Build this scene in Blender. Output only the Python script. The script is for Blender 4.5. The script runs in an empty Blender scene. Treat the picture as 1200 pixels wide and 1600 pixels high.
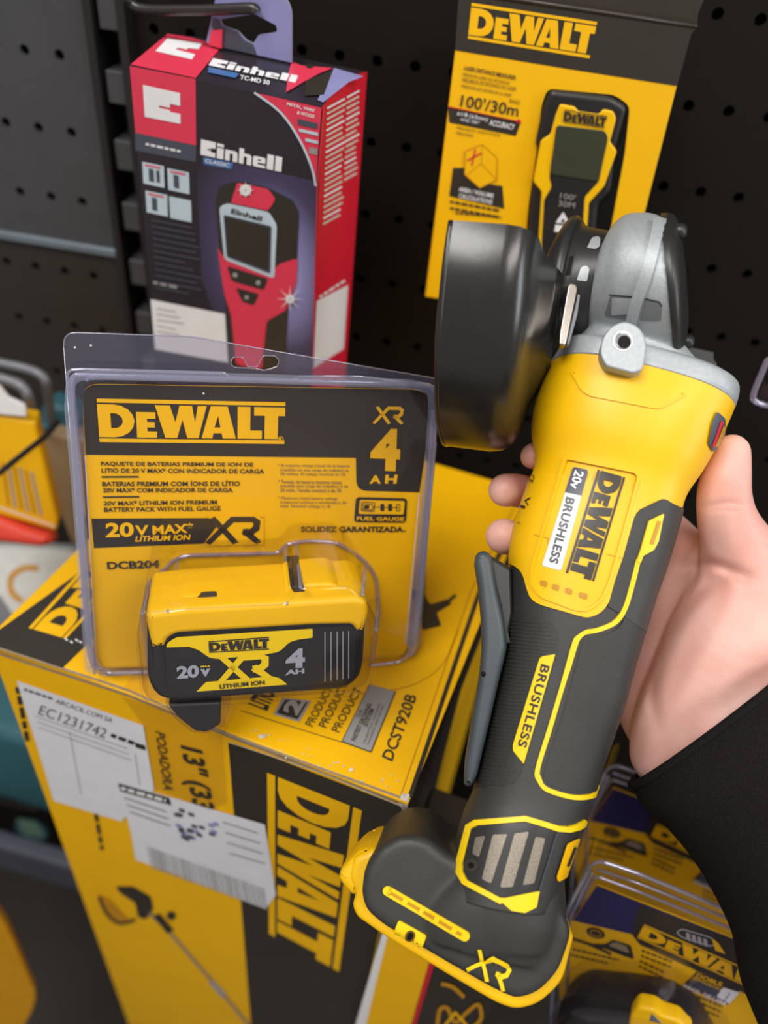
import bpy, bmesh, math, random
from mathutils import Vector as V, Matrix, geometry
from mathutils.bvhtree import BVHTree
random.seed(4)
SC = bpy.context.scene
COL = SC.collection

# ------------------------------------------------------------------ camera
FPX = 1250.0                                  # focal length in pixels of the 1200 x 1600 frame
EYE = V((0.0, 0.0, 1.5))
ROT = Matrix(((0.992660, 0.120937, 0.0), (0.0795766, -0.653172, 0.753017), (0.0910674, -0.747490, -0.658001)))
def vec(x, y, z): return ROT @ V((x, y, z))   # a direction given right / down / away from the eye
cam = bpy.data.objects.new('camera', bpy.data.cameras.new('camera'))
COL.objects.link(cam)
r_, u_, b_ = vec(1, 0, 0), vec(0, -1, 0), vec(0, 0, -1)
cam.matrix_world = Matrix(((r_.x, u_.x, b_.x, EYE.x), (r_.y, u_.y, b_.y, EYE.y), (r_.z, u_.z, b_.z, EYE.z), (0, 0, 0, 1)))
cam.data.sensor_fit = 'VERTICAL'
cam.data.sensor_height = 36.0
cam.data.sensor_width = 27.0
cam.data.lens = FPX / 1600 * 36
cam.data.clip_start = 0.01
cam.data.dof.use_dof = True
cam.data.dof.focus_distance = 0.378
cam.data.dof.aperture_fstop = 4.4
SC.camera = cam

# ------------------------------------------------------------------ light
SC.view_settings.view_transform = 'Standard'
SC.view_settings.look = 'None'
SC.view_settings.exposure = 0.0
SC.view_settings.gamma = 1.0
SC.view_settings.use_curve_mapping = False
W = bpy.data.worlds.new('store_air')
SC.world = W
W.use_nodes = True
W.node_tree.nodes['Background'].inputs[0].default_value = (1.0, 0.93, 0.86, 1)
W.node_tree.nodes['Background'].inputs[1].default_value = 0.36
def area(name, loc, target, sx, sy, power, col):
    l = bpy.data.lights.new(name, 'AREA')
    l.shape = 'RECTANGLE'; l.size = sx; l.size_y = sy; l.energy = power; l.color = col
    o = bpy.data.objects.new(name, l); COL.objects.link(o)
    o.location = loc
    o.rotation_euler = (V(target) - V(loc)).to_track_quat('-Z', 'Y').to_euler()
    return o
area('ceiling_light', (-0.75, -0.55, 3.2), (0.0, 0.3, 1.2), 1.3, 0.7, 42, (1.0, 0.97, 0.93))
area('ceiling_light', (1.1, -0.9, 3.1), (0.1, 0.3, 1.2), 1.2, 0.5, 24, (1.0, 0.95, 0.90))

area('window_light', (2.1, -0.35, 1.95), (0.1, 0.4, 1.4), 0.5, 1.3, 16, (0.92, 0.96, 1.0))

# ------------------------------------------------------------------ materials
def lin(c): return tuple(((v / 255) / 12.92 if v / 255 <= 0.04045 else ((v / 255 + 0.055) / 1.055) ** 2.4) for v in c)
def mat(name, rgb, rough=0.5, metal=0.0, spec=0.5, vary=0.06, scale=60.0, bump=0.0, bscale=400.0, coat=0.0, sub=0.0):
    m = bpy.data.materials.new(name); m.use_nodes = True
    nt = m.node_tree; b = nt.nodes['Principled BSDF']
    c = lin(rgb)
    tc = nt.nodes.new('ShaderNodeTexCoord'); n = nt.nodes.new('ShaderNodeTexNoise')
    n.inputs['Scale'].default_value = scale; n.inputs['Detail'].default_value = 4
    nt.links.new(tc.outputs['Object'], n.inputs['Vector'])
    r = nt.nodes.new('ShaderNodeValToRGB')
    r.color_ramp.elements[0].position = 0.3; r.color_ramp.elements[1].position = 0.7
    r.color_ramp.elements[0].color = (*[v * (1 - vary) for v in c], 1)
    r.color_ramp.elements[1].color = (*[min(1, v * (1 + vary)) for v in c], 1)
    nt.links.new(n.outputs['Fac'], r.inputs['Fac']); nt.links.new(r.outputs['Color'], b.inputs['Base Color'])
    b.inputs['Roughness'].default_value = rough; b.inputs['Metallic'].default_value = metal
    b.inputs['Specular IOR Level'].default_value = spec
    if coat: b.inputs['Coat Weight'].default_value = coat; b.inputs['Coat Roughness'].default_value = 0.12
    if sub:
        b.inputs['Subsurface Weight'].default_value = sub; b.inputs['Subsurface Radius'].default_value = (1.0, 0.35, 0.2)
        b.inputs['Subsurface Scale'].default_value = 0.006
    if bump:
        n2 = nt.nodes.new('ShaderNodeTexNoise'); n2.inputs['Scale'].default_value = bscale; n2.inputs['Detail'].default_value = 3
        nt.links.new(tc.outputs['Object'], n2.inputs['Vector'])
        bp = nt.nodes.new('ShaderNodeBump'); bp.inputs['Strength'].default_value = bump; bp.inputs['Distance'].default_value = 0.001
        nt.links.new(n2.outputs['Fac'], bp.inputs['Height']); nt.links.new(bp.outputs['Normal'], b.inputs['Normal'])
    return m
def clear(name, tint=(0.93, 0.92, 0.97), base=0.03, edge=0.5, rough=0.06, body=0.0, bodycol=(0.7, 0.7, 0.8)):
    m = bpy.data.materials.new(name); m.use_nodes = True
    nt = m.node_tree; nt.nodes.remove(nt.nodes['Principled BSDF'])
    out = nt.nodes['Material Output']
    t = nt.nodes.new('ShaderNodeBsdfTransparent'); t.inputs[0].default_value = (*tint, 1)
    g = nt.nodes.new('ShaderNodeBsdfGlossy'); g.inputs['Roughness'].default_value = rough
    g.inputs['Color'].default_value = (0.95, 0.95, 1, 1)
    lw = nt.nodes.new('ShaderNodeLayerWeight'); lw.inputs['Blend'].default_value = 0.5
    mr = nt.nodes.new('ShaderNodeMapRange'); mr.inputs['To Min'].default_value = base; mr.inputs['To Max'].default_value = edge
    pw = nt.nodes.new('ShaderNodeMath'); pw.operation = 'POWER'; pw.inputs[1].default_value = 3.0
    nt.links.new(lw.outputs['Facing'], pw.inputs[0]); nt.links.new(pw.outputs[0], mr.inputs['Value'])
    mx = nt.nodes.new('ShaderNodeMixShader')
    nt.links.new(mr.outputs['Result'], mx.inputs[0]); nt.links.new(t.outputs[0], mx.inputs[1]); nt.links.new(g.outputs[0], mx.inputs[2])
    src = mx
    if body:
        d = nt.nodes.new('ShaderNodeBsdfDiffuse'); d.inputs[0].default_value = (*bodycol, 1)
        m2 = nt.nodes.new('ShaderNodeMixShader'); m2.inputs[0].default_value = body
        nt.links.new(mx.outputs[0], m2.inputs[1]); nt.links.new(d.outputs[0], m2.inputs[2]); src = m2
    nt.links.new(src.outputs[0], out.inputs['Surface'])
    return m
M = dict(
    yprint=mat('yellow_print', (246, 188, 4), 0.42, vary=0.03, scale=25),
    bprint=mat('black_print', (52, 47, 41), 0.38, vary=0.08, scale=25),
    wprint=mat('white_print', (232, 233, 236), 0.5, vary=0.03),
    gprint=mat('grey_print', (150, 150, 150), 0.4, vary=0.04),
    rprint=mat('red_print', (215, 30, 55), 0.4, vary=0.04),
    pink=mat('bright_red_print', (222, 58, 86), 0.42, vary=0.03),
    dpurple=mat('deep_purple_print', (44, 38, 46), 0.35, vary=0.06),
    slate=mat('slate_print', (74, 78, 92), 0.4),
    blue=mat('blue_print', (70, 115, 175), 0.4),
    lilac=mat('lilac_print', (140, 140, 190), 0.4),
    ltblue=mat('pale_blue_print', (190, 208, 220), 0.4),
    board=mat('grey_cardboard', (150, 132, 105), 0.8, vary=0.15, scale=300),
    wear=mat('worn_white_cardboard', (205, 198, 185), 0.8, vary=0.25, scale=500),
    paper=mat('white_label_paper', (222, 224, 232), 0.55, vary=0.03),
    ypl=mat('yellow_plastic', (246, 192, 0), 0.42, vary=0.02, bump=0.06, bscale=1500),
    ypl2=mat('yellow_plastic_trim', (244, 208, 10), 0.42, vary=0.02),
    rub=mat('black_rubber', (50, 50, 48), 0.5, vary=0.08, bump=0.12, bscale=1800),
    rub2=mat('grip_rubber', (46, 46, 44), 0.55, vary=0.08, bump=0.15, bscale=1500),
    bpl=mat('black_plastic', (38, 38, 38), 0.38, vary=0.1),
    blu=mat('blue_black_plastic', (62, 70, 76), 0.42, vary=0.06, bump=0.08, bscale=1500),
    guard=mat('black_painted_steel', (34, 33, 32), 0.24, spec=0.55, vary=0.1, bump=0.03, bscale=300),
    steel=mat('bright_steel', (190, 182, 172), 0.25, metal=1.0, vary=0.06),
    alu=mat('cast_aluminium', (170, 176, 180), 0.5, metal=0.35, vary=0.07, scale=500, bump=0.12, bscale=1600),
    brass=mat('dull_brass', (150, 120, 60), 0.35, metal=0.9),
    mesh=mat('fine_steel_mesh', (140, 132, 120), 0.45, metal=0.6, vary=0.5, scale=2600),
    screen=mat('dark_screen', (62, 66, 52), 0.25, vary=0.03),
    dark=mat('near_black_paint', (14, 12, 10), 0.6, spec=0.2, vary=0.1),
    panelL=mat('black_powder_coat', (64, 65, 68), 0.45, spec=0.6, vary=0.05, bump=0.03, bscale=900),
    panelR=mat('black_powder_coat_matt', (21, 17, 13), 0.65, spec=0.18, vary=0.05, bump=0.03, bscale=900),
    post=mat('black_post_paint', (28, 26, 27), 0.5, vary=0.06),
    greymet=mat('grey_metal', (120, 122, 128), 0.45, metal=0.3),
    wire=mat('black_wire', (36, 34, 34), 0.35, spec=0.6),
    seam=mat('bare_steel_edge', (120, 134, 144), 0.4, metal=0.4),
    cloth=mat('black_knit_fabric', (29, 27, 27), 0.95, spec=0.1, vary=0.35, scale=1400, bump=0.6, bscale=1500),
    teal=mat('teal_plastic', (54, 106, 118), 0.5),
    gwhite=mat('off_white_plastic', (205, 208, 205), 0.5),
    sage=mat('pale_sage_plastic', (112, 148, 130), 0.5),
    beige=mat('beige_board', (160, 138, 105), 0.6),
    orange=mat('red_orange_plastic', (225, 70, 50), 0.45),
    floor=mat('dark_floor_tile', (36, 30, 22), 0.6, vary=0.15, scale=8),
    navy=mat('navy_print', (48, 44, 92), 0.35, vary=0.05),
    dbrown=mat('dull_amber_print', (196, 140, 20), 0.45, vary=0.05),
    silver=mat('silver_print', (175, 178, 185), 0.35, metal=0.2),
    clear=clear('clear_plastic'),
    clearf=clear('clear_lavender_plastic', (0.76, 0.76, 0.86), 0.06, 0.5, 0.08, 0.10, (0.42, 0.42, 0.62)),
    rim=clear('clear_plastic_fold', (0.80, 0.80, 0.90), 0.22, 0.75, 0.12, 0.16, (0.6, 0.6, 0.78)),
    panelB=mat('brown_black_powder_coat', (48, 43, 39), 0.5, spec=0.4, vary=0.05),
    haze=clear('hazy_plastic_bevel', (0.82, 0.83, 0.92), 0.10, 0.6, 0.12, 0.22, (0.5, 0.53, 0.70)),
    tape=clear('clear_tape', (0.96, 0.93, 0.86), 0.06, 0.4, 0.15),
)

# ------------------------------------------------------------------ surfaces that photographed points are found on
def pxdir(x, y): return vec((x - 600) / FPX, (y - 800) / FPX, 1.0)
def at(x, y, z): return EYE + pxdir(x, y) * z
UP = V((0, 0, 1))
class Plane:
    def __init__(s, p, n): s.p = V(p); s.n = V(n).normalized()
    def hit(s, x, y):
        d = pxdir(x, y); t = (s.p - EYE).dot(s.n) / d.dot(s.n)
        return EYE + d * t, (s.n if d.dot(s.n) < 0 else -s.n)
    def off(s, k): return Plane(s.p + s.n * k, s.n)
    flat = True
class Skin:                                   # any closed mesh
    flat = False
    def __init__(s, v, f): s.b = BVHTree.FromPolygons(v, f)
    def hit(s, x, y):
        d = pxdir(x, y)
        h = s.b.ray_cast(EYE, d.normalized())
        if h[0] is None:
            h = s.b.find_nearest(EYE + d * 0.36)
        n = h[1]
        return h[0], (n if n.dot(d) < 0 else -n)

# ------------------------------------------------------------------ mesh collecting
class G:
    def __init__(s): s.v = []; s.f = []; s.m = []; s.sm = []; s.n = []
    def add(s, v, f, m, smooth=True, nrm=None):
        k = len(s.v); s.v += [V(p) for p in v]
        for q in f:
            s.f.append(tuple(i + k for i in q)); s.m.append(m); s.sm.append(smooth)
            s.n.append([nrm[i] for i in q] if nrm else None)
        return s
def holder(name, base, label, cat, group=None):
    o = bpy.data.objects.new(name, None); COL.objects.link(o)
    o.empty_display_size = 0.02; o.location = base
    o['label'] = label; o['category'] = cat
    if group: o['group'] = group
    return o
def wloc(o):
    p = V(o.location)
    while o.parent: o = o.parent; p += V(o.location)
    return p
def build(name, g, parent=None, label=None, cat=None, group=None, kind=None, base=None, bevel=0, mods=None):
    me = bpy.data.meshes.new(name)
    org = wloc(parent) if parent else V(base or (0, 0, 0))
    me.from_pydata([p - org for p in g.v], [], g.f)
    names = []
    for m in g.m:
        if m not in names: names.append(m)
    for m in names: me.materials.append(M[m])
    for p, m, s in zip(me.polygons, g.m, g.sm): p.material_index = names.index(m); p.use_smooth = s
    me.validate(clean_customdata=False)
    if any(n is not None for n in g.n) and len(me.polygons) == len(g.f):
        ln = []
        for p, n in zip(me.polygons, g.n):
            if n is None: ln += [p.normal.copy()] * p.loop_total
            else: ln += n
        me.normals_split_custom_set([tuple(q) for q in ln])
    me.update()
    o = bpy.data.objects.new(name, me); COL.objects.link(o)
    if parent: o.parent = parent
    else: o.location = org
    if label: o['label'] = label
    if cat: o['category'] = cat
    if group: o['group'] = group
    if kind: o['kind'] = kind
    if bevel:
        b = o.modifiers.new('bevel', 'BEVEL'); b.width = bevel; b.segments = 3; b.limit_method = 'ANGLE'; b.angle_limit = math.radians(40)
        b.harden_normals = False
    return o

# ------------------------------------------------------------------ 2D drawing
def tess(cont):
    cs = [[V((p[0], p[1], 0)) for p in c] for c in cont]
    tri = geometry.tessellate_polygon(cs)
    return [(p.x, p.y) for c in cs for p in c], [tuple(t) for t in tri]
def fillet(pts, r, n=5):
    out = []; k = len(pts)
    rr = r if isinstance(r, (list, tuple)) else [r] * k
    for i in range(k):
        a, b, c = V(pts[i - 1]), V(pts[i]), V(pts[(i + 1) % k])
        la, lc = (a - b).length, (c - b).length
        d = min(rr[i], la * 0.49, lc * 0.49)
        if d < 1e-6: out.append(tuple(b)); continue
        p, q = b + (a - b) / la * d, b + (c - b) / lc * d
        for j in range(n + 1):
            t = j / n
            out.append(tuple(p * (1 - t) ** 2 + b * 2 * t * (1 - t) + q * t * t))
    return out
def spline(pts, n=6, closed=False):
    P = [V(p) for p in pts]; k = len(P); out = []
    for i in range(k if closed else k - 1):
        g = (lambda j: P[j % k]) if closed else (lambda j: P[max(0, min(k - 1, j))])
        a, b, c, d = g(i - 1), g(i), g(i + 1), g(i + 2)
        for j in range(n):
            t = j / n
            out.append(tuple(0.5 * ((2 * b) + (c - a) * t + (2 * a - 5 * b + 4 * c - d) * t * t + (3 * b - a - 3 * c + d) * t ** 3)))
    if not closed: out.append(tuple(P[-1]))
    return out
def ribbon(pts, w, closed=False):
    P = [V((p[0], p[1])) for p in pts]; k = len(P); L = []; R = []
    ws = w if isinstance(w, (list, tuple)) else [w] * k
    for i in range(k):
        a = P[i - 1] if (i > 0 or closed) else None
        c = P[(i + 1) % k] if (i < k - 1 or closed) else None
        d1 = (P[i] - a).normalized() if a is not None else None
        d2 = (c - P[i]).normalized() if c is not None else None
        if d1 is None: d1 = d2
        if d2 is None: d2 = d1
        n1, n2 = V((-d1.y, d1.x)), V((-d2.y, d2.x))
        m = n1 + n2
        if m.length < 1e-6: m = n1
        m.normalize(); s = ws[i] / 2 / max(0.45, m.dot(n1))
        L.append(tuple(P[i] + m * s)); R.append(tuple(P[i] - m * s))
    v = L + R; f = []
    for i in range(k if closed else k - 1):
        j = (i + 1) % k
        f += [(i, j, k + j), (i, k + j, k + i)]
    return v, f
def circ(x, y, rx, ry=None, n=20, rot=0.0):
    ry = ry or rx; o = []
    for i in range(n):
        a = 2 * math.pi * i / n; p, q = rx * math.cos(a), ry * math.sin(a)
        o.append((x + p * math.cos(rot) - q * math.sin(rot), y + p * math.sin(rot) + q * math.cos(rot)))
    return o
def cut(v, f, step):
    bm = bmesh.new(); vs = [bm.verts.new((p[0], p[1], 0)) for p in v]
    for t in f:
        try: bm.faces.new([vs[i] for i in t])
        except ValueError: pass
    xs = [p[0] for p in v]; ys = [p[1] for p in v]
    for ax, lo, hi in ((0, min(xs), max(xs)), (1, min(ys), max(ys))):
        k = math.floor(lo / step) + 1
        while k * step < hi:
            co = V((0, 0, 0)); co[ax] = k * step; no = V((0, 0, 0)); no[ax] = 1
            bmesh.ops.bisect_plane(bm, geom=bm.verts[:] + bm.edges[:] + bm.faces[:], plane_co=co, plane_no=no, dist=1e-5)
            k += 1
    bmesh.ops.triangulate(bm, faces=bm.faces[:])
    bm.verts.index_update()
    ov = [(p.co.x, p.co.y) for p in bm.verts]; of = [tuple(q.index for q in p.verts) for p in bm.faces]
    bm.free(); return ov, of
_txt = {}
def text2d(s, bold, space=1.0):
    if (s, bold, space) in _txt: return _txt[(s, bold, space)]
    c = bpy.data.curves.new('t', 'FONT'); c.body = s; c.size = 1.0; c.offset = bold; c.resolution_u = 3; c.space_character = space
    o = bpy.data.objects.new('t', c); me = o.to_mesh()
    v = [(p.co.x, -p.co.y) for p in me.vertices]
    f = []
    for p in me.polygons:
        q = list(p.vertices)
        for i in range(1, len(q) - 1): f.append((q[0], q[i], q[i + 1]))
    o.to_mesh_clear(); bpy.data.objects.remove(o); bpy.data.curves.remove(c)
    _txt[(s, bold, space)] = (v, f); return v, f
def inquad(v, q):
    a, b, c, d = [V(p) for p in q]
    return [tuple((a * (1 - x) + b * x) * (1 - y) + (d * (1 - x) + c * x) * y) for x, y in v]
def _arc(cx, cy, rx, ry, a0, a1, n=8): return [(cx + rx * math.cos(math.radians(a0 + (a1 - a0) * i / n)), cy + ry * math.sin(math.radians(a0 + (a1 - a0) * i / n))) for i in range(n + 1)]
LOGO = [
    [[(0, 0), (0.08, 0)] + _arc(0.085, 0.5, 0.11, 0.5, -90, 90) + [(0.0, 1)], [(0.068, 0.27)] + _arc(0.085, 0.5, 0.047, 0.23, -90, 90) + [(0.068, 0.73)]],
    [[(0.205, 0.22), (0.308, 0.22), (0.308, 0.42), (0.262, 0.42), (0.262, 0.52), (0.302, 0.52), (0.302, 0.69), (0.262, 0.69), (0.262, 0.81), (0.312, 0.81), (0.312, 1), (0.205, 1)]],
    [[(0.307, 0), (0.387, 0), (0.414, 0.52), (0.438, 0), (0.505, 0), (0.519, 0.52), (0.535, 0), (0.582, 0), (0.536, 1), (0.476, 1), (0.452, 0.44), (0.421, 1), (0.357, 1)]],
    [[(0.553, 1), (0.604, 0), (0.694, 0), (0.738, 1), (0.668, 1), (0.661, 0.84), (0.617, 0.84), (0.611, 1)], [(0.623, 0.66), (0.655, 0.66), (0.643, 0.3)]],
    [[(0.747, 0), (0.815, 0), (0.815, 0.74), (0.878, 0.74), (0.878, 1), (0.747, 1)]],
    [[(0.835, 0), (1, 0), (1, 0.27), (0.963, 0.27), (0.963, 1), (0.892, 1), (0.892, 0.27), (0.835, 0.27)]],
]
EIN = {  # block letters in unit boxes
    'E': [[(0, 0), (1, 0), (1, 0.42), (0.72, 0.42), (0.72, 0.5), (0.45, 0.52), (0.45, 0.6), (0.72, 0.62), (0.72, 0.70), (1, 0.70), (1, 1), (0, 1)]],
    'i': [[(0, 0.02), (1, 0.02), (1, 0.22), (0, 0.22)], [(0, 0.3), (1, 0.3), (1, 1), (0, 1)]],
    'n': [[(0, 0.3), (0.85, 0.3), (1, 0.42), (1, 1), (0.62, 1), (0.62, 0.5), (0.38, 0.5), (0.38, 1), (0, 1)]],
    'h': [[(0, 0), (0.38, 0), (0.38, 0.3), (0.85, 0.3), (1, 0.42), (1, 1), (0.62, 1), (0.62, 0.5), (0.38, 0.5), (0.38, 1), (0, 1)]],
    'e': [[(0.1, 0.3), (0.9, 0.3), (1, 0.4), (1, 0.7), (0.38, 0.7), (0.38, 0.82), (1, 0.82), (1, 1), (0.1, 1), (0, 0.9), (0, 0.4)], [(0.38, 0.48), (0.64, 0.48), (0.64, 0.58), (0.38, 0.58)]],
    'l': [[(0, 0), (1, 0), (1, 1), (0, 1)]],
}
class Art(G):
    """lettering, prints, mouldings laid on one surface"""
    def __init__(s, surf, lift=0.0003, step=9.0): super().__init__(); s.s = surf; s.lift = lift; s.step = step
    def put(s, v, f, m, lift=None, depth=0.0, step=None):
        lift = s.lift if lift is None else lift
        if not s.s.flat: v, f = cut(v, f, step or s.step)
        P = []; N = []
        for x, y in v:
            p, n = s.s.hit(x, y); P.append(p + n * lift); N.append(n)
        F = []
        for t in f:
            a, b, c = [V(v[i]) for i in t[:3]]
            ar = (b - a).cross(c - a) if False else (b.x - a.x) * (c.y - a.y) - (b.y - a.y) * (c.x - a.x)
            if abs(ar) < 1e-9: continue
            F.append(tuple(t) if ar < 0 else tuple(reversed(t)))
        s.add(P, F, m, True, N)
        if depth:
            cnt = {}
            for t in F:
                for i in range(len(t)):
                    e = (t[i], t[(i + 1) % len(t)]); cnt[e] = cnt.get(e, 0) + 1
            ed = [e for e in cnt if (e[1], e[0]) not in cnt]
            vv = []; ff = []
            for a, b in ed:
                k = len(vv); vv += [P[a], P[b], P[b] - N[b] * depth, P[a] - N[a] * depth]; ff.append((k + 1, k, k + 3, k + 2))
            s.add(vv, ff, m, False)
    def poly(s, pts, m, *holes, **k): s.put(*tess([pts, *holes]), m, **k)
    def line(s, pts, w, m, closed=False, **k): s.put(*ribbon(pts, w, closed), m, **k)
    def dot(s, x, y, r, m, ry=None, **k): s.poly(circ(x, y, r, ry), m, **k)
    def text(s, t, q, m, bold=0.0, space=1.0, fit=True, **k):
        v, f = text2d(t, bold, space)
        if not v: return
        xs = [p[0] for p in v]; ys = [p[1] for p in v]
        x0, x1, y0, y1 = min(xs), max(xs), min(ys), max(ys)
        s.put(inquad([((x - x0) / (x1 - x0), (y - y0) / (y1 - y0)) for x, y in v], q), f, m, **k)
    def row(s, t, a, b, h, m, bold=0.0, skew=0.0, **k):          # text whose top edge runs from a to b, h px tall
        a = V(a); b = V(b); d = (b - a).normalized(); n = V((-d.y, d.x)) * h - d * skew * h
        s.text(t, (tuple(a), tuple(b), tuple(b + n), tuple(a + n)), m, bold, **k)
    def dash(s, a, b, h, m, **k):                               # a row of print too small to read
        a = V(a); b = V(b); L = (b - a).length; d = (b - a) / L; n = V((-d.y, d.x)) * h * 0.7; x = 0.0; i = 0
        while x < L:
            w = min(L - x, h * (1.1 + 0.9 * ((i * 7) % 5) / 4)); p = a + d * x + n * 0.2; q = p + d * w
            s.poly([tuple(p), tuple(q), tuple(q + n), tuple(p + n)], m, **k); x += w + h * 0.45; i += 1
    def logo(s, q, m, bars=True, **k):
        y0, y1 = (0.127, 0.885) if bars else (0, 1)
        for g in LOGO:
            v, f = tess(g); s.put(inquad([(x, y0 + (y1 - y0) * y) for x, y in v], q), f, m, **k)
        if bars:
            for a, b in ((0, 0.09), (0.915, 1.0)):
                s.put(inquad([(0, a), (1, a), (1, b), (0, b)], q), [(0, 1, 2), (0, 2, 3)], m, **k)
    def xr(s, q, m, w=0.2, **k):
        asp = 1.85
        for pts, ww in (([(0.13, 0.0), (0.98, 1.0)], w), ([(0.05, 1.0), (0.84, 0.09), (1.56, 0.09), (1.70, 0.2), (1.66, 0.42), (1.48, 0.56), (1.20, 0.56)], w * 0.92), ([(1.24, 0.5), (1.74, 1.0)], w)):
            v, f = ribbon(pts, ww)
            s.put(inquad([(x / asp, min(1.0, max(0.0, y))) for x, y in v], q), f, m, **k)
    def einhell(s, q, m, **k):
        x = 0.0
        for ch, w in (('E', 0.19), ('i', 0.085), ('n', 0.16), ('h', 0.16), ('e', 0.16), ('l', 0.085), ('l', 0.085)):
            for g in ([EIN[ch]] if ch in 'eE' and len(EIN[ch]) > 1 else [[c] for c in EIN[ch]]):
                v, f = tess(g); s.put(inquad([(x + p * w * 0.9, y) for p, y in v], q), f, m, **k)
            x += w * 0.9 + 0.018
# ------------------------------------------------------------------ solids
def box_v(c):   # eight corners: front tl tr br bl, back tl tr br bl
    return c, [(0, 1, 2, 3)[::-1], (4, 5, 6, 7), (0, 1, 5, 4), (1, 2, 6, 5), (2, 3, 7, 6), (3, 0, 4, 7)]
def slab(poly, surf, depth, ed=0.0, inset=None, seg=3, back=True, dirn=None):
    """a solid whose front outline is seen at poly on the plane surf, going back by depth; rounded front edge ed"""
    P = []; n0 = None
    for x, y in poly:
        p, n = surf.hit(x, y); P.append(p); n0 = n
    dv = V(dirn).normalized() if dirn is not None else -n0
    k = len(P)
    nrm = V((0, 0, 0))
    for i in range(k): nrm += P[i].cross(P[(i + 1) % k])
    if nrm.dot(n0) < 0: P.reverse()
    inn = []
    for i in range(k):
        a, b, c = P[i - 1], P[i], P[(i + 1) % k]
        e1 = (b - a).normalized() if (b - a).length > 1e-9 else V((1, 0, 0)); e2 = (c - b).normalized() if (c - b).length > 1e-9 else e1
        m = n0.cross(e1) + n0.cross(e2)
        inn.append(m.normalized() if m.length > 1e-6 else n0.cross(e1))
    rings = []
    if ed:
        for j in range(seg + 1):
            t = math.pi / 2 * j / seg
            rings.append([P[i] + inn[i] * ed * (1 - math.sin(t)) + dv * ed * (1 - math.cos(t)) for i in range(k)])
    else: rings.append(P)
    if back and ed:
        for j in range(seg, -1, -1):
            t = math.pi / 2 * j / seg
            rings.append([P[i] + inn[i] * ed * (1 - math.sin(t)) + dv * (depth - ed * (1 - math.cos(t))) for i in range(k)])
    else: rings.append([p + dv * depth for p in P])
    v = [p for r in rings for p in r]; f = []
    for r in range(len(rings) - 1):
        for i in range(k):
            j = (i + 1) % k; f.append((r * k + i, (r + 1) * k + i, (r + 1) * k + j, r * k + j))
    caps = []
    for r, rev in ((0, False), (len(rings) - 1, True)):
        if rev and not back: continue
        q = rings[r]; ax = (q[1] - q[0]).normalized() if (q[1] - q[0]).length > 1e-9 else V((1, 0, 0)); ay = n0.cross(ax)
        tri = geometry.tessellate_polygon([[V(((p - q[0]).dot(ax), (p - q[0]).dot(ay), 0)) for p in q]])
        for t in tri:
            a, b, c = [q[i] for i in t]
            fl = (b - a).cross(c - a).dot(n0) < 0
            if rev: fl = not fl
            caps.append(tuple(r * k + i for i in (reversed(t) if fl else t)))
    return v, f, caps
def add_slab(g, poly, surf, depth, m, ed=0.0, seg=3, back=True, dirn=None, smooth=None, mcap=None):
    v, f, c = slab(poly, surf, depth, ed, None, seg, back, dirn)
    sm = bool(ed) if smooth is None else smooth
    # caps flat
    k = len(g.v); g.v += [V(p) for p in v]
    for q in f: g.f.append(tuple(i + k for i in q)); g.m.append(m); g.sm.append(sm); g.n.append(None)
    for q in c: g.f.append(tuple(i + k for i in q)); g.m.append(mcap or m); g.sm.append(sm and ed > 0.004); g.n.append(None)
def tube(path, r, n=10, caps=True):
    P = [V(p) for p in path]; k = len(P); rr = r if isinstance(r, (list, tuple)) else [r] * k
    v = []; f = []
    t0 = (P[1] - P[0]).normalized(); a = t0.orthogonal().normalized()
    for i in range(k):
        t = (P[min(i + 1, k - 1)] - P[max(i - 1, 0)]).normalized()
        a = (a - t * a.dot(t)).normalized(); b = t.cross(a)
        for j in range(n):
            w = 2 * math.pi * j / n; v.append(P[i] + (a * math.cos(w) + b * math.sin(w)) * rr[i])
    for i in range(k - 1):
        for j in range(n):
            q = (j + 1) % n; f.append((i * n + j, i * n + q, (i + 1) * n + q, (i + 1) * n + j))
    if caps: f.append(tuple(range(n))[::-1]); f.append(tuple(range((k - 1) * n, k * n)))
    return v, f
def revolve(prof, o, ax, x0, a0=0.0, a1=360.0, n=64):
    """prof: (along, radius); ax axis, x0 the zero-angle direction"""
    ax = V(ax).normalized(); x0 = (V(x0) - ax * V(x0).dot(ax)).normalized(); y0 = ax.cross(x0)
    full = abs(a1 - a0) >= 359.9; m = n if full else n + 1; k = len(prof); v = []; f = []
    for i in range(m):
        a = math.radians(a0 + (a1 - a0) * i / n); d = x0 * math.cos(a) + y0 * math.sin(a)
        for s, r in prof: v.append(V(o) + ax * s + d * r)
    for i in range(n):
        j = (i + 1) % m
        for q in range(k - 1): f.append((i * k + q, j * k + q, j * k + q + 1, i * k + q + 1))
    return v, f
def sgp(x, p): return math.copysign(abs(x) ** p, x)
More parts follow.
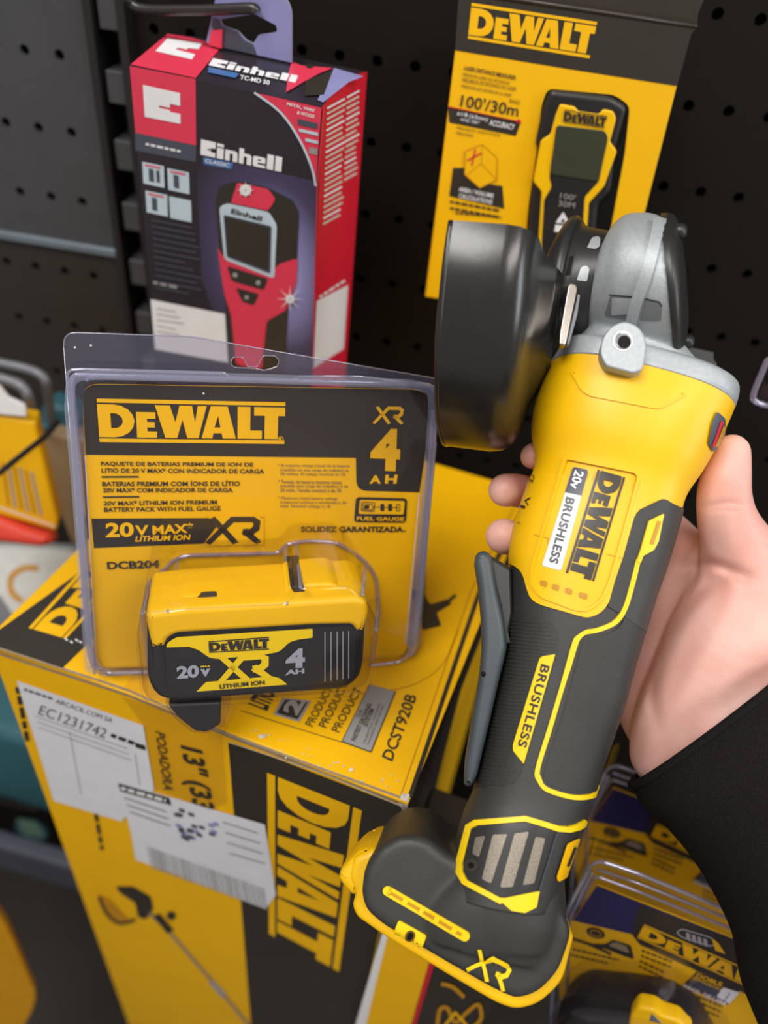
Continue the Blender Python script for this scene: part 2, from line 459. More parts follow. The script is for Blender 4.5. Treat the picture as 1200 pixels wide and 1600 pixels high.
class Loft:
    """tube through stations (left pixel, right pixel, distance, half depth, squareness); both flanks are measured, the depth is modelled"""
    flat = False
    def __init__(s, st, n=72, rings=110, lean=0.0):
        C = []; A = []; H = []
        for (lx, ly), (rx, ry), z, hd, e in st:
            zz = z if isinstance(z, (tuple, list)) else (z, z)
            l, r = at(lx, ly, zz[0]), at(rx, ry, zz[1]); C.append((l + r) / 2); A.append((r - l) / 2); H.append((hd, e))
        s.C, s.A, s.H, s.n, s.r = C, A, H, n, rings
        v = []; f = []
        for i in range(rings + 1):
            for j in range(n): v.append(s.ev(i / rings, 2 * math.pi * j / n))
        for i in range(rings):
            for j in range(n):
                q = (j + 1) % n; f.append((i * n + j, i * n + q, (i + 1) * n + q, (i + 1) * n + j))
        s.v, s.f = v, f
        s.caps = [tuple(range(n))[::-1], tuple(range(rings * n, (rings + 1) * n))]
        s.b = BVHTree.FromPolygons(v, f)
        m = (s.C[len(s.C) // 2] - EYE); s.cz = m.length
    def cr(s, L, x):
        k = len(L) - 1; i = min(int(x), k - 1); t = x - i
        a, b, c, d = L[max(0, i - 1)], L[i], L[i + 1], L[min(k, i + 2)]
        return 0.5 * ((2 * b) + (c - a) * t + (2 * a - 5 * b + 4 * c - d) * t * t + (3 * b - a - 3 * c + d) * t ** 3)
    def ev(s, u, t):
        x = max(0.0, min(1.0, u)) * (len(s.C) - 1)
        c = s.cr(s.C, x); a = s.cr(s.A, x); hd = s.cr([V((h[0], h[1])) for h in s.H], x)
        d = (s.cr(s.C, min(x + 0.05, len(s.C) - 1)) - s.cr(s.C, max(x - 0.05, 0)))
        dep = d.cross(a).normalized()
        if dep.dot(c - EYE) > 0: dep = -dep
        return c + a * sgp(math.cos(t), 2 / hd.y) + dep * (hd.x * sgp(math.sin(t), 2 / hd.y))
    def nrm(s, u, t):
        e = 0.004
        du = s.ev(u + e, t) - s.ev(u - e, t); dt = s.ev(u, t + e * 4) - s.ev(u, t - e * 4)
        n = du.cross(dt).normalized()
        x = max(0.0, min(1.0, u)) * (len(s.C) - 1)
        return n if n.dot(s.ev(u, t) - s.cr(s.C, x)) > 0 else -n
    def par(s, x, y):
        h = s.b.ray_cast(EYE, pxdir(x, y).normalized())
        if h[0] is None: return None
        i, j = divmod(h[2], s.n); p = h[0]
        a, b, d = s.v[i * s.n + j], s.v[i * s.n + (j + 1) % s.n], s.v[(i + 1) * s.n + j]
        e1, e2, w = b - a, d - a, p - a
        A11, A12, A22 = e1.dot(e1), e1.dot(e2), e2.dot(e2); B1, B2 = w.dot(e1), w.dot(e2)
        D = A11 * A22 - A12 * A12
        q = (B1 * A22 - B2 * A12) / D if D else 0; r = (A11 * B2 - A12 * B1) / D if D else 0
        return (i + r) / s.r, 2 * math.pi * (j + q) / s.n
    def hit(s, x, y):
        p = s.par(x, y)
        if p is None:
            # beyond the flank: go on round the side by the same length
            best = None
            for i in range(0, 41):
                c = s.cr(s.C, i / 40 * (len(s.C) - 1)); q = ROT.transposed() @ (c - EYE)
                cx, cy = 600 + FPX * q.x / q.z, 800 + FPX * q.y / q.z
                d = (cx - x) ** 2 + (cy - y) ** 2
                if best is None or d < best[0]: best = (d, cx, cy, c)
            lo, hi = 0.0, 1.0
            for _ in range(14):
                m = (lo + hi) / 2
                if s.par(best[1] + (x - best[1]) * m, best[2] + (y - best[2]) * m) is None: hi = m
                else: lo = m
            p = s.par(best[1] + (x - best[1]) * lo, best[2] + (y - best[2]) * lo)
            if p is None: p = (0.5, math.pi / 2)
            over = math.sqrt(best[0]) * (1 - lo) * s.cz / FPX
            t = p[1]; right = math.cos(t) > 0
            p = (p[0], t - over / 0.028 if right else t + over / 0.028)
        return s.ev(*p), s.nrm(*p)
def fuse(parts, voxel, smooth=4, fac=0.5):
    me = bpy.data.meshes.new('f'); v = []; f = []
    for pv, pf in parts:
        k = len(v); v += [tuple(p) for p in pv]; f += [tuple(i + k for i in q) for q in pf]
    me.from_pydata(v, [], f); o = bpy.data.objects.new('f', me); COL.objects.link(o)
    r = o.modifiers.new('r', 'REMESH'); r.mode = 'VOXEL'; r.voxel_size = voxel
    if smooth:
        q = o.modifiers.new('s', 'SMOOTH'); q.iterations = smooth; q.factor = fac
    dg = bpy.context.evaluated_depsgraph_get(); e = o.evaluated_get(dg); em = e.to_mesh()
    ov = [p.co.copy() for p in em.vertices]; of = [tuple(p.vertices) for p in em.polygons]
    e.to_mesh_clear(); bpy.data.objects.remove(o); bpy.data.meshes.remove(me)
    return ov, of
def ball(c, r, nu=10, nv=7):
    v = [V(c) + V((0, 0, r))]; f = []
    for i in range(1, nv):
        a = math.pi * i / nv
        for j in range(nu):
            b = 2 * math.pi * j / nu; v.append(V(c) + V((math.sin(a) * math.cos(b), math.sin(a) * math.sin(b), math.cos(a))) * r)
    v.append(V(c) - V((0, 0, r)))
    for j in range(nu): f.append((0, 1 + j, 1 + (j + 1) % nu))
    for i in range(nv - 2):
        for j in range(nu):
            q = (j + 1) % nu; a = 1 + i * nu; f.append((a + j, a + nu + j, a + nu + q, a + q))
    e = len(v) - 1; a = 1 + (nv - 2) * nu
    for j in range(nu): f.append((e, a + (j + 1) % nu, a + j))
    return v, f
def limb(ch, gap=0.2):
    """chain of (x px, y px, distance, radius px): overlapping balls along a smooth path"""
    pts = [(*at(x, y, z), rp * z / FPX) for x, y, z, rp in ch]
    pts = spline([V(p) for p in pts], 24); out = []; last = None
    for p in pts:
        c = V(p[:3]); r = p[3]
        if last is not None and (c - last).length < r * gap: continue
        out.append(ball(c, r)); last = c
    c = V(pts[-1][:3]); out.append(ball(c, pts[-1][3]))
    return out
# ================================================================== the setting
PY = math.radians(-5.0)
PX = V((math.cos(PY), math.sin(PY), 0)); PN = V((math.sin(PY), -math.cos(PY), 0))   # along the wall, out of the wall
PANEL = Plane(V((0, 0.585, 1.5)), PN)
def pegs(name, u0, u1, w0, w1, hu, hw, m, pitch=(0.0254, 0.0508), rad=0.0036):
    """sheet with round holes; (hu, hw) is one hole centre; holes are open onto the dark back sheet"""
    g = G(); n = 12; o = PANEL.p
    def P(u, w, d=0.0): return o + PX * u + UP * w - PN * d
    pu, pw = pitch
    us = [hu + pu * i for i in range(-60, 60) if u0 + rad * 1.5 < hu + pu * i < u1 - rad * 1.5]
    ws = [hw + pw * i for i in range(-40, 40) if w0 + rad * 1.5 < hw + pw * i < w1 - rad * 1.5]
    ub = [u0] + [(a + b) / 2 for a, b in zip(us, us[1:])] + [u1]
    wb = [w0] + [(a + b) / 2 for a, b in zip(ws, ws[1:])] + [w1]
    for i, cu in enumerate(us):
        for j, cw in enumerate(ws):
            ring = []; out = []
            for k in range(n):
                a = 2 * math.pi * (k + 0.5) / n; c, s_ = math.cos(a), math.sin(a)
                ring.append((cu + rad * c, cw + rad * s_))
                t = min((ub[i + 1] - cu) / c if c > 0 else (ub[i] - cu) / c, (wb[j + 1] - cw) / s_ if s_ > 0 else (wb[j] - cw) / s_)
                out.append((cu + t * c, cw + t * s_))
            v = [P(*p) for p in ring] + [P(*p) for p in out] + [P(*p, 0.004) for p in ring]
            f = []
            for k in range(n):
                q = (k + 1) % n; f.append((k, n + k, n + q, q)); f.append((k, q, 2 * n + q, 2 * n + k))
            for cx, cy, k in ((1, 1, 1), (0, 1, 4), (0, 0, 7), (1, 0, 10)): pass
            base = len(v)
            cor = [(ub[i + 1], wb[j + 1]), (ub[i], wb[j + 1]), (ub[i], wb[j]), (ub[i + 1], wb[j])]
            for cc in cor:
                # the corner lies between two neighbouring outer points
                best = min(range(n), key=lambda k: abs(math.atan2(math.sin(2 * math.pi * (k + 1) / n - math.atan2(cc[1] - cw, cc[0] - cu)), math.cos(2 * math.pi * (k + 1) / n - math.atan2(cc[1] - cw, cc[0] - cu)))))
                v.append(P(*cc)); f.append((n + best, len(v) - 1, n + (best + 1) % n))
            g.add(v, f, m, False)
    b = [P(u0, w0, 0.012), P(u1, w0, 0.012), P(u1, w1, 0.012), P(u0, w1, 0.012)]
    g.add(b, [(0, 1, 2, 3)], 'dark', False)
    for a, c in (((u0, w0), (u1, w0)), ((u1, w0), (u1, w1)), ((u1, w1), (u0, w1)), ((u0, w1), (u0, w0))):
        g.add([P(*a), P(*c), P(*c, 0.012), P(*a, 0.012)], [(0, 1, 2, 3)], m, False)
    return build(name, g, kind='structure')
def uw(x, y):
    q = PANEL.hit(x, y)[0] - PANEL.p
    return q.dot(PX), q.z
POST0, POST1 = uw(152, 100)[0], uw(214, 100)[0]
sl, sr = uw(0, 359), uw(185, 401)
seam_w = (sl[1] + sr[1]) / 2
lh = uw(38, 78)
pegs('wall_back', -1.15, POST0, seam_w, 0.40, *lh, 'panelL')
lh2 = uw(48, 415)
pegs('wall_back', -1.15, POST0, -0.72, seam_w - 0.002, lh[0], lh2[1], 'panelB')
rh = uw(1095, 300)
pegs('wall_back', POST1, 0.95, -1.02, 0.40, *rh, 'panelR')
# bright edge where the two left sheets meet
g = G()
def PP(u, w, d): return PANEL.p + PX * u + UP * w + PN * d
def wbox(g, u0, u1, w0, w1, d0, d1, m, smooth=False):
    v = [PP(u, w, d) for d in (d1, d0) for u, w in ((u0, w1), (u1, w1), (u1, w0), (u0, w0))]
    g.add(v, [(3, 2, 1, 0), (4, 5, 6, 7), (0, 1, 5, 4), (1, 2, 6, 5), (2, 3, 7, 6), (3, 0, 4, 7)], m, smooth)
wbox(g, -1.15, POST0 - 0.001, seam_w - 0.003, seam_w + 0.0035, -0.003, 0.004, 'seam')
build('trim_2', g, kind='structure', bevel=0.001)
# slotted upright between the sheets
g = G()
wbox(g, POST0, POST0 + 0.006, -1.4, 0.4, -0.02, 0.012, 'post')
wbox(g, POST1 - 0.006, POST1, -1.4, 0.4, -0.02, 0.012, 'post')
wbox(g, POST0 + 0.006, POST1 - 0.006, -1.4, 0.4, -0.03, -0.018, 'dark')
s0 = uw(205, 110)[1]
for k in range(-26, 8):
    w = s0 + 0.0455 * k
    wbox(g, POST0 + 0.009, POST1 - 0.006, w - 0.021, w, -0.018, 0.008, 'panelL')
build('trim_1', g, kind='structure', bevel=0.0008)
# floor and the plinth at the foot of the shelving
g = G(); g.add([V((-2, -1.5, 0)), V((2, -1.5, 0)), V((2, 1.6, 0)), V((-2, 1.6, 0))], [(0, 1, 2, 3)], 'floor', False)
build('floor', g, kind='structure')
g = G(); wbox(g, -1.2, 1.2, -1.5, -1.02, -0.03, -0.002, 'dark')
build('baseboard_back', g, kind='structure')

# ================================================================== tall trimmer carton standing on the floor
BY = math.radians(-15.67)
BX = V((math.cos(BY), math.sin(BY), 0)); BN = V((math.sin(BY), -math.cos(BY), 0))
TOPZ = 1.5 - 0.386
TOP = Plane((0, 0, TOPZ), (0, 0, 1))
FR = TOP.hit(638, 1255)[0]
FRONT = Plane(FR, BN)
c_fl, c_fr = TOP.hit(-29, 1004)[0], FR
c_fl = c_fr + BX * (c_fl - c_fr).dot(BX)
c_br, c_bl = TOP.hit(832, 768)[0], TOP.hit(405, 690)[0]
c_bl = c_fl + (c_br - c_fr)
def foot_of(top, px, py):
    h = FRONT.hit(px, py)[0]; d = h - top; return top + d * (top.z / -d.z)
f_l, f_r = foot_of(c_fl, 200, 1600), foot_of(c_fr, 564, 1596)
f_l = c_fl + (f_l - c_fl) * 0.9999; f_r = c_fr + (f_r - c_fr) * 0.9999
carton_base = (f_l + f_r) / 2 + (c_br - c_fr) / 2; carton_base.z = 0
carton = holder('trimmer_carton', carton_base, 'tall yellow and black trimmer carton with taped white delivery labels, under the battery pack', 'box')
g = G()
cv, cf = box_v([c_fl, c_fr, f_r, f_l, c_bl, c_br, f_r + (c_br - c_fr), f_l + (c_br - c_fr)])
g.add(cv, [cf[0], cf[1], cf[2], cf[4], cf[5]], 'yprint', False); g.add(cv, [cf[3]], 'bprint', False)
build('carton_body', g, carton, bevel=0.0016)
a = Art(FRONT, 0.0003)
a.poly([(357, 1160), (420, 1180), (634, 1262), (562, 1596), (500, 1900), (410, 1900), (392, 1600)], 'bprint')
a.line([(-20, 1014), (200, 1085), (357, 1149), (634, 1257)], 3.5, 'board', lift=0.0005)
a.line([(357, 1158), (500, 1205), (634, 1261)], 1.2, 'wear', lift=0.0006)
a.poly([(628, 1256), (637, 1258), (634, 1290), (627, 1300), (630, 1275)], 'wear', lift=0.0006)
a.poly([(622, 1252), (637, 1256), (634, 1266), (628, 1262)], 'wear', lift=0.0006)
build('front_print', a, carton)
a = Art(FRONT, 0.0006)
a.logo([(566, 1265), (530, 1517), (421, 1458), (418, 1206)], 'yprint')
build('front_logo', a, carton)
a = Art(FRONT, 0.0006)
a.text("13'' (33", [(318, 1172), (338, 1268), (292, 1258), (272, 1160)], 'bprint', 0.03)
build('front_size_text', a, carton)
a = Art(FRONT, 0.0006)
a.text('PODADORA', [(258, 1146), (272, 1238), (256, 1232), (243, 1141)], 'bprint', 0.01)
build('front_word_text', a, carton)
a = Art(FRONT, 0.0006)
a.dash((32, 1072), (48, 1156), 9, 'bprint')
build('front_side_text', a, carton)
a = Art(FRONT, 0.0006)
a.dash((152, 1258), (164, 1326), 8, 'bprint')
build('front_lettering', a, carton)
# picture of the trimmer
a = Art(FRONT, 0.0006)
a.poly(fillet([(180, 1384), (208, 1384), (236, 1400), (240, 1420), (228, 1436), (216, 1432), (212, 1410), (190, 1396)], 5), 'bprint')
a.poly(fillet([(150, 1396), (170, 1402), (205, 1440), (180, 1440), (162, 1424)], 8), 'dbrown')
a.line(spline([(156, 1400), (166, 1424), (186, 1441), (212, 1436)]), 5, 'bprint', lift=0.0008)
a.line([(232, 1424), (262, 1452), (330, 1530), (380, 1590), (460, 1690)], 5, 'board')
a.poly(circ(268, 1430, 7), 'bprint'); a.poly([(240, 1430), (250, 1426), (272, 1452), (262, 1458)], 'bprint', lift=0.0008)
a.line([(330, 1532), (352, 1556)], 8, 'silver', lift=0.0008)
build('trimmer_picture', a, carton)
g = G(); sd = c_br - c_fr; so = BX * 0.0004
dn_ = (f_r - c_fr) / (c_fr.z - f_r.z)
q = [c_fr + sd * t + dn_ * d + so for t, d in ((0.42, 0.05), (0.98, 0.05), (0.98, 1.0), (0.42, 1.0))]
g.add(q, [(3, 2, 1, 0)], 'yprint', False); a = g
build('side_print', a, carton)
# delivery labels
a = Art(FRONT, 0.0007)
a.poly([(27, 1062), (225, 1132), (242, 1232), (190, 1282), (85, 1250)], 'paper', lift=0.0007)
a.dash((40, 1073), (84, 1088), 5, 'slate', lift=0.0009)
a.row('ARCACIL.COM SA', (90, 1090), (178, 1121), 7, 'bprint', 0.0, lift=0.0009)
a.row('EC1231742', (66, 1100), (170, 1138), 15, 'slate', 0.0, lift=0.0009)
a.dash((176, 1143), (212, 1156), 8, 'bprint', lift=0.0009)
a.poly([(212, 1158), (228, 1163), (229, 1171), (213, 1166)], 'bprint', lift=0.0009)
for k in range(3): a.line([(56 + 3 * k, 1117 + 9 * k), (200 + 3 * k, 1168 + 9 * k)], 1.2, 'gprint', lift=0.0009)
a.line([(110, 1142), (128, 1240)], 1.0, 'gprint', lift=0.0009); a.line([(212, 1176), (220, 1226)], 1.0, 'gprint', lift=0.0009)
build('delivery_label', a, carton)
a = Art(FRONT, 0.0011)
a.poly([(185, 1219), (415, 1286), (432, 1396), (416, 1418), (213, 1341), (206, 1300)], 'paper', lift=0.0011)
a.poly([(186, 1221), (266, 1244), (270, 1256), (190, 1234)], 'bprint', lift=0.0013)
a.dash((192, 1225), (262, 1245), 7, 'wprint', lift=0.0015)
for k in range(3): a.line([(196 + 4 * k, 1244 + 11 * k), (262 + 3 * k, 1266 + 11 * k)], 1.6, 'slate', lift=0.0013)
random.seed(8)
for k in range(24):
    x = 272 + random.random() * 62; y = 1254 + random.random() * 46 + (x - 272) * 0.28
    a.poly([(x, y), (x + 9, y + 2.5), (x + 10, y + 8), (x + 1, y + 5.5)], 'slate' if k % 3 else 'lilac', lift=0.0013 + 0.00001 * k)
for k in range(4): a.line([(350 + 3 * k, 1282 + 16 * k), (404 + 4 * k, 1299 + 16 * k)], 2.0, 'gprint', lift=0.0013)
for k in range(40):
    x = 232 + k * 4.6; w = 1.2 + 1.6 * random.random(); y = 1320 + (k * 4.6) * 0.36
    a.poly([(x, y), (x + w, y + w * 0.3), (x + w + 6, y + 34), (x + 6, y + 34)], 'gprint', lift=0.0013)
build('barcode_label', a, carton)
a = Art(FRONT, 0.0017)
a.poly([(192, 1085), (262, 1105), (350, 1146), (357, 1250), (330, 1262), (243, 1230), (226, 1130)], 'tape')
b_ = Art(TOP, 0.0006)
b_.poly([(192, 1078), (262, 1098), (352, 1146), (372, 1106), (300, 1060), (210, 1050)], 'tape')
a.add(b_.v, b_.f, 'tape')
build('packing_tape', a, carton)
# prints on the lid
a = Art(TOP, 0.0003)
a.poly([(-27, 1003), (98, 1044), (134, 1009), (240, 905), (436, 716), (408, 691)], 'bprint')
a.line([(640, 1246), (748, 928), (828, 776)], 7, 'bprint')
a.line([(626, 1243), (735, 926), (812, 776)], 2.0, 'dbrown')
a.line([(-20, 1007), (98, 1045), (200, 1079), (357, 1148), (630, 1248)], 4.0, 'board')
a.poly([(628, 1240), (640, 1242), (637, 1254), (625, 1250)], 'wear', lift=0.0005)
a.poly(fillet([(640, 920), (662, 928), (672, 945), (700, 936), (706, 944), (682, 958), (690, 978), (660, 985), (655, 960)], 4), 'bprint')
a.line([(664, 935), (664, 860), (668, 780)], 1.6, 'bprint'); a.line(spline([(684, 950), (700, 940), (712, 930)]), 5, 'bprint', lift=0.0005)
a.line(spline([(560, 1085), (640, 1072), (690, 1040), (716, 985)]), 1.5, 'dbrown')
build('lid_print', a, carton)
a = Art(TOP, 0.0006)
a.logo([(45, 982), (237, 770), (300, 790), (103, 999)], 'yprint')
build('lid_logo', a, carton)
a = Art(TOP, 0.0005)
a.text('DCST920B', [(596, 1183), (634, 1083), (652, 1089), (613, 1191)], 'bprint', 0.02)
build('lid_model_text', a, carton)
a = Art(TOP, 0.0005)
a.poly([(577, 1070), (619, 1081), (580, 1177), (533, 1160)], 'bprint')
a.poly([(578, 1071), (617, 1081), (579, 1175), (535, 1159)], 'gprint', lift=0.0007)
a.text('OUR', [(556, 1121), (562, 1109), (568, 1111), (562, 1123)], 'bprint', 0.01, lift=0.0009)
a.text('FASTEST GROWING', [(548, 1157), (574, 1100), (581, 1102), (555, 1160)], 'bprint', 0.03, lift=0.0009)
a.text('SYSTEM', [(567, 1135), (578, 1108), (585, 1110), (574, 1137)], 'bprint', 0.03, lift=0.0009)
a.text('NUESTRO SISTEMA', [(567, 1162), (592, 1100), (595, 1101), (570, 1163)], 'bprint', 0.0, lift=0.0009)
a.text('NOSSO SISTEMA', [(573, 1164), (597, 1103), (600, 1104), (576, 1165)], 'bprint', 0.0, lift=0.0009)
build('fast_system_label', a, carton)
a = Art(TOP, 0.0005)
a.text('PRODUCTO', [(476, 1132), (515, 1062), (526, 1066), (489, 1137)], 'bprint', 0.01)
a.text('PRODUCT', [(497, 1134), (533, 1066), (544, 1071), (510, 1139)], 'bprint', 0.01)
a.text('PRODUCT', [(517, 1141), (554, 1074), (566, 1078), (530, 1146)], 'bprint', 0.01)
build('lid_product_text', a, carton)
a = Art(TOP, 0.0005)
a.poly([(442, 1091), (486, 1096), (468, 1129), (427, 1117)], 'gprint'); a.poly([(446, 1094), (481, 1098), (465, 1125), (432, 1115)], 'bprint', lift=0.0007)
a.text('2', [(440, 1112), (452, 1091), (478, 1098), (464, 1120)], 'gprint', 0.05, lift=0.0009)
build('lid_badge', a, carton)
a = Art(TOP, 0.0005)
a.text('LITIO', [(386, 1100), (404, 1074), (432, 1084), (418, 1112)], 'bprint', 0.04)
a.line([(376, 1111), (452, 1135), (533, 1160)], 1.2, 'bprint')
build('lid_lettering', a, carton)
a = Art(TOP, 0.0005)
random.seed(3)
for k in range(26):
    x = random.choice([random.uniform(380, 630)]); y = 1165 + (x - 380) * 0.33 - random.random() * 30
    a.dot(x, y, random.uniform(0.5, 1.6), 'wear', lift=0.0008)
a.poly([(403, 1150), (415, 1148), (416, 1153), (406, 1156)], 'wear', lift=0.0008); a.poly([(545, 1203), (551, 1200), (552, 1206), (546, 1207)], 'wear', lift=0.0008)
build('lid_scuffs', a, carton)
a = Art(TOP, 0.0005)
for x, y in ((102, 999), (110, 1003), (118, 1000), (124, 1003)): a.line([(x, y), (x + 4, y + 3)], 2.5, 'wprint', lift=0.0008)
build('lid_scratch', a, carton)

# ================================================================== metal detector carton on the hook
EY = math.radians(-14.73)
E_R = Matrix.Rotation(EY, 3, 'Z') @ Matrix.Rotation(math.radians(3.7), 3, 'X')
EX, EYv, EZ = E_R @ V((1, 0, 0)), E_R @ V((0, 1, 0)), E_R @ V((0, 0, 1))
e_tl = at(202, 103, 0.438)
EF = Plane(e_tl, -EYv)
e_tr = EF.hit(503, 167)[0]
ETOP = Plane(e_tl, (e_tr - e_tl).cross(EYv))
e_bl_ = EF.hit(243, 540)[0]; e_br_ = EF.hit(488, 580)[0]
e_bl = e_tl + (e_bl_ - e_tl).normalized() * 0.225; e_br = e_tr + (e_br_ - e_tr).normalized() * 0.225
ESIDE = Plane(e_tr, (e_br - e_tr).cross(EYv))
e_btr = ESIDE.hit(573, 123)[0]; dep = (e_btr - e_tr).length
e_btl = e_tl + EYv * dep; e_btr = e_tr + EYv * dep
einh = holder('detector_carton', (e_bl + e_br) / 2, 'red and black metal detector carton hanging from the black wire hook', 'box')
g = G()
# lid is bowed slightly
n = 8; v = []; f = []
for i in range(n + 1):
    t = i / n; lift = 0.004 * math.sin(math.pi * t)
    v += [e_tl + (e_btl - e_tl) * t + EZ * lift, e_tr + (e_btr - e_tr) * t + EZ * lift]
for i in range(n): f.append((2 * i, 2 * i + 1, 2 * i + 3, 2 * i + 2))
g.add(v, f, 'dpurple', True)
bb_l, bb_r = e_bl + EYv * dep, e_br + EYv * dep
g.add([e_tl, e_tr, e_br, e_bl], [(3, 2, 1, 0)], 'dpurple', False)
g.add([e_btl, e_btr, bb_r, bb_l], [(0, 1, 2, 3)], 'dpurple', False)
g.add([e_tr] + [v[2 * i + 1] for i in range(1, n)] + [e_btr, bb_r, e_br], [tuple(range(n + 3))], 'rprint', False)
g.add([e_tl] + [v[2 * i] for i in range(1, n)] + [e_btl, bb_l, e_bl], [tuple(range(n + 3))[::-1]], 'pink', False)
g.add([e_bl, e_br, bb_r, bb_l], [(0, 1, 2, 3)], 'dpurple', False)
build('carton_body', g, einh)
class Lid:
    flat = False
    def hit(s, x, y):
        p, nn = ETOP.hit(x, y)
        for _ in range(3):
            t = max(0, min(1, (p - e_tl).dot(EYv) / dep)); p2, nn = ETOP.off(0.004 * math.sin(math.pi * t)).hit(x, y); p = p2
        return p, nn
# glow printed behind the pictured detector
m = bpy.data.materials.new('violet_glow_print'); m.use_nodes = True; nt = m.node_tree
tc = nt.nodes.new('ShaderNodeTexCoord'); mp = nt.nodes.new('ShaderNodeMapping'); gr = nt.nodes.new('ShaderNodeTexGradient'); gr.gradient_type = 'SPHERICAL'
rp = nt.nodes.new('ShaderNodeValToRGB')
cen = EF.hit(428, 425)[0] - wloc(einh)
mp.vector_type = 'POINT'; S_ = 1 / 0.062
mp.inputs['Scale'].default_value = (S_, S_, S_ * 0.72); mp.inputs['Location'].default_value = (-cen.x * S_, -cen.y * S_, -cen.z * S_ * 0.72)
nt.links.new(tc.outputs['Object'], mp.inputs['Vector']); nt.links.new(mp.outputs[0], gr.inputs['Vector']); nt.links.new(gr.outputs['Fac'], rp.inputs['Fac'])
rp.color_ramp.elements[0].color = (*lin((44, 38, 46)), 1); rp.color_ramp.elements[1].color = (*lin((205, 205, 245)), 1)
e2 = rp.color_ramp.elements.new(0.35); e2.color = (*lin((72, 66, 98)), 1); e2 = rp.color_ramp.elements.new(0.68); e2.color = (*lin((140, 138, 190)), 1)
nt.links.new(rp.outputs[0], nt.nodes['Principled BSDF'].inputs['Base Color']); nt.nodes['Principled BSDF'].inputs['Roughness'].default_value = 0.38
M['glow'] = m
a = Art(EF, 0.0003)
a.poly([(306, 240), (494, 283), (489, 590), (360, 566), (316, 440)], 'glow')
a.poly([(203, 103), (306, 123), (307, 228), (212, 208)], 'pink')
a.poly([(211, 207), (307, 227), (306, 253), (212, 235)], 'slate')
a.dash((229, 222), (284, 234), 5, 'wprint', lift=0.0006)
q = [(224, 132), (282, 145), (283, 193), (227, 182)]
a.put(inquad([(0, 0), (1, 0), (1, 0.42), (0.72, 0.42), (0.72, 0.55), (0.42, 0.55), (0.42, 0.62), (0.72, 0.62), (0.72, 0.68), (1, 0.68), (1, 1), (0, 1)], q), tess([[(0, 0), (1, 0), (1, 0.42), (0.72, 0.42), (0.72, 0.55), (0.42, 0.55), (0.42, 0.62), (0.72, 0.62), (0.72, 0.68), (1, 0.68), (1, 1), (0, 1)]])[1], 'wprint', lift=0.0006)
arc = spline([(398, 144), (440, 176), (470, 220), (488, 262), (494, 290)], 6)
a.poly(arc + [(503, 168)], 'pink', lift=0.0005)
a.line(arc, 3.5, 'ltblue', lift=0.0007)
a.row('METAL, WIRE', (450, 159), (493, 170), 5.5, 'wprint', 0.02, lift=0.0008)
a.row('& WOOD', (466, 172), (493, 179), 5.5, 'wprint', 0.02, lift=0.0008)
for x0, y0, x1, h, c in ((466, 185, 497, 9, 'slate'), (468, 200, 498, 5, 'ltblue'), (478, 215, 498, 5, 'ltblue'), (484, 229, 497, 10, 'gprint')):
    a.poly([(x0, y0), (x1, y0 + (x1 - x0) * 0.22), (x1, y0 + (x1 - x0) * 0.22 + h), (x0, y0 + h)], c, lift=0.0008)
build('front_print', a, einh)
a = Art(EF, 0.0006)
a.einhell([(315, 217), (450, 247), (448, 270), (314, 241)], 'wprint')
a.poly([(318, 245), (366, 254), (362, 264), (319, 256)], 'blue'); a.row('CLASSIC', (322, 247), (360, 255), 6, 'wprint', 0.01, lift=0.0008)
build('front_name', a, einh)
a = Art(EF, 0.0006)
for i, (x, y) in enumerate(((223, 252), (262, 262), (228, 297), (265, 306))):
    a.poly([(x, y), (x + 34, y + 7), (x + 35, y + 41), (x + 2, y + 34)], 'ltblue')
    if i < 3:
        a.poly([(x + 10, y + 10), (x + 18, y + 12), (x + 19, y + 32), (x + 11, y + 30)], 'slate', lift=0.0008)
        a.line([(x + 5, y + 5), (x + 29, y + 10)], 2.5, 'pink', lift=0.0008)
        if i == 0: a.poly([(x + 22, y + 13), (x + 27, y + 14), (x + 28, y + 33), (x + 23, y + 32)], 'slate', lift=0.0008)
random.seed(5)
for k in range(12):
    y = 343 + k * 9.6; x = 237 + k * 0.75; w = 48 + 26 * random.random()
    a.line([(x, y), (x + w, y + w * 0.19)], 2.2, 'slate')
a.dash((241, 437), (278, 445), 7, 'gprint')
build('front_lettering', a, einh)
a = Art(EF, 0.0006)
a.poly([(236, 467), (352, 490), (357, 566), (243, 545)], 'wprint')
for k in range(5): a.line([(246, 481 + 9 * k), (246 + 30 + 6 * (k % 3), 487 + 9 * k)], 1.5, 'gprint', lift=0.0008)
build('white_panel', a, einh)
# pictured detector
a = Art(EF, 0.0009)
a.poly(fillet([(338, 310), (344, 290), (372, 282), (418, 292), (458, 312), (468, 330), (466, 372), (464, 440), (452, 470), (446, 560), (440, 582), (362, 568), (354, 480), (344, 400)], 6), 'bprint')
a.poly(fillet([(372, 284), (420, 294), (432, 310), (420, 328), (362, 316)], 4), 'pink', lift=0.0011)
a.poly(fillet([(341, 384), (350, 400), (422, 430), (436, 412), (466, 402), (464, 440), (448, 484), (418, 500), (410, 576), (370, 568), (362, 490), (352, 460), (346, 420)], 6), 'pink', lift=0.0011)
a.poly(fillet([(344, 322), (356, 316), (422, 330), (434, 350), (430, 434), (352, 404)], 6), 'ltblue', lift=0.0013)
a.row('Einhell', (364, 324), (412, 337), 8, 'bprint', 0.03, lift=0.0015)
a.poly(fillet([(351, 334), (426, 352), (424, 426), (356, 400)], 3), 'slate', lift=0.0015)
a.poly(fillet([(353, 337), (423, 354), (421, 421), (358, 397)], 3), 'bprint', lift=0.0017)
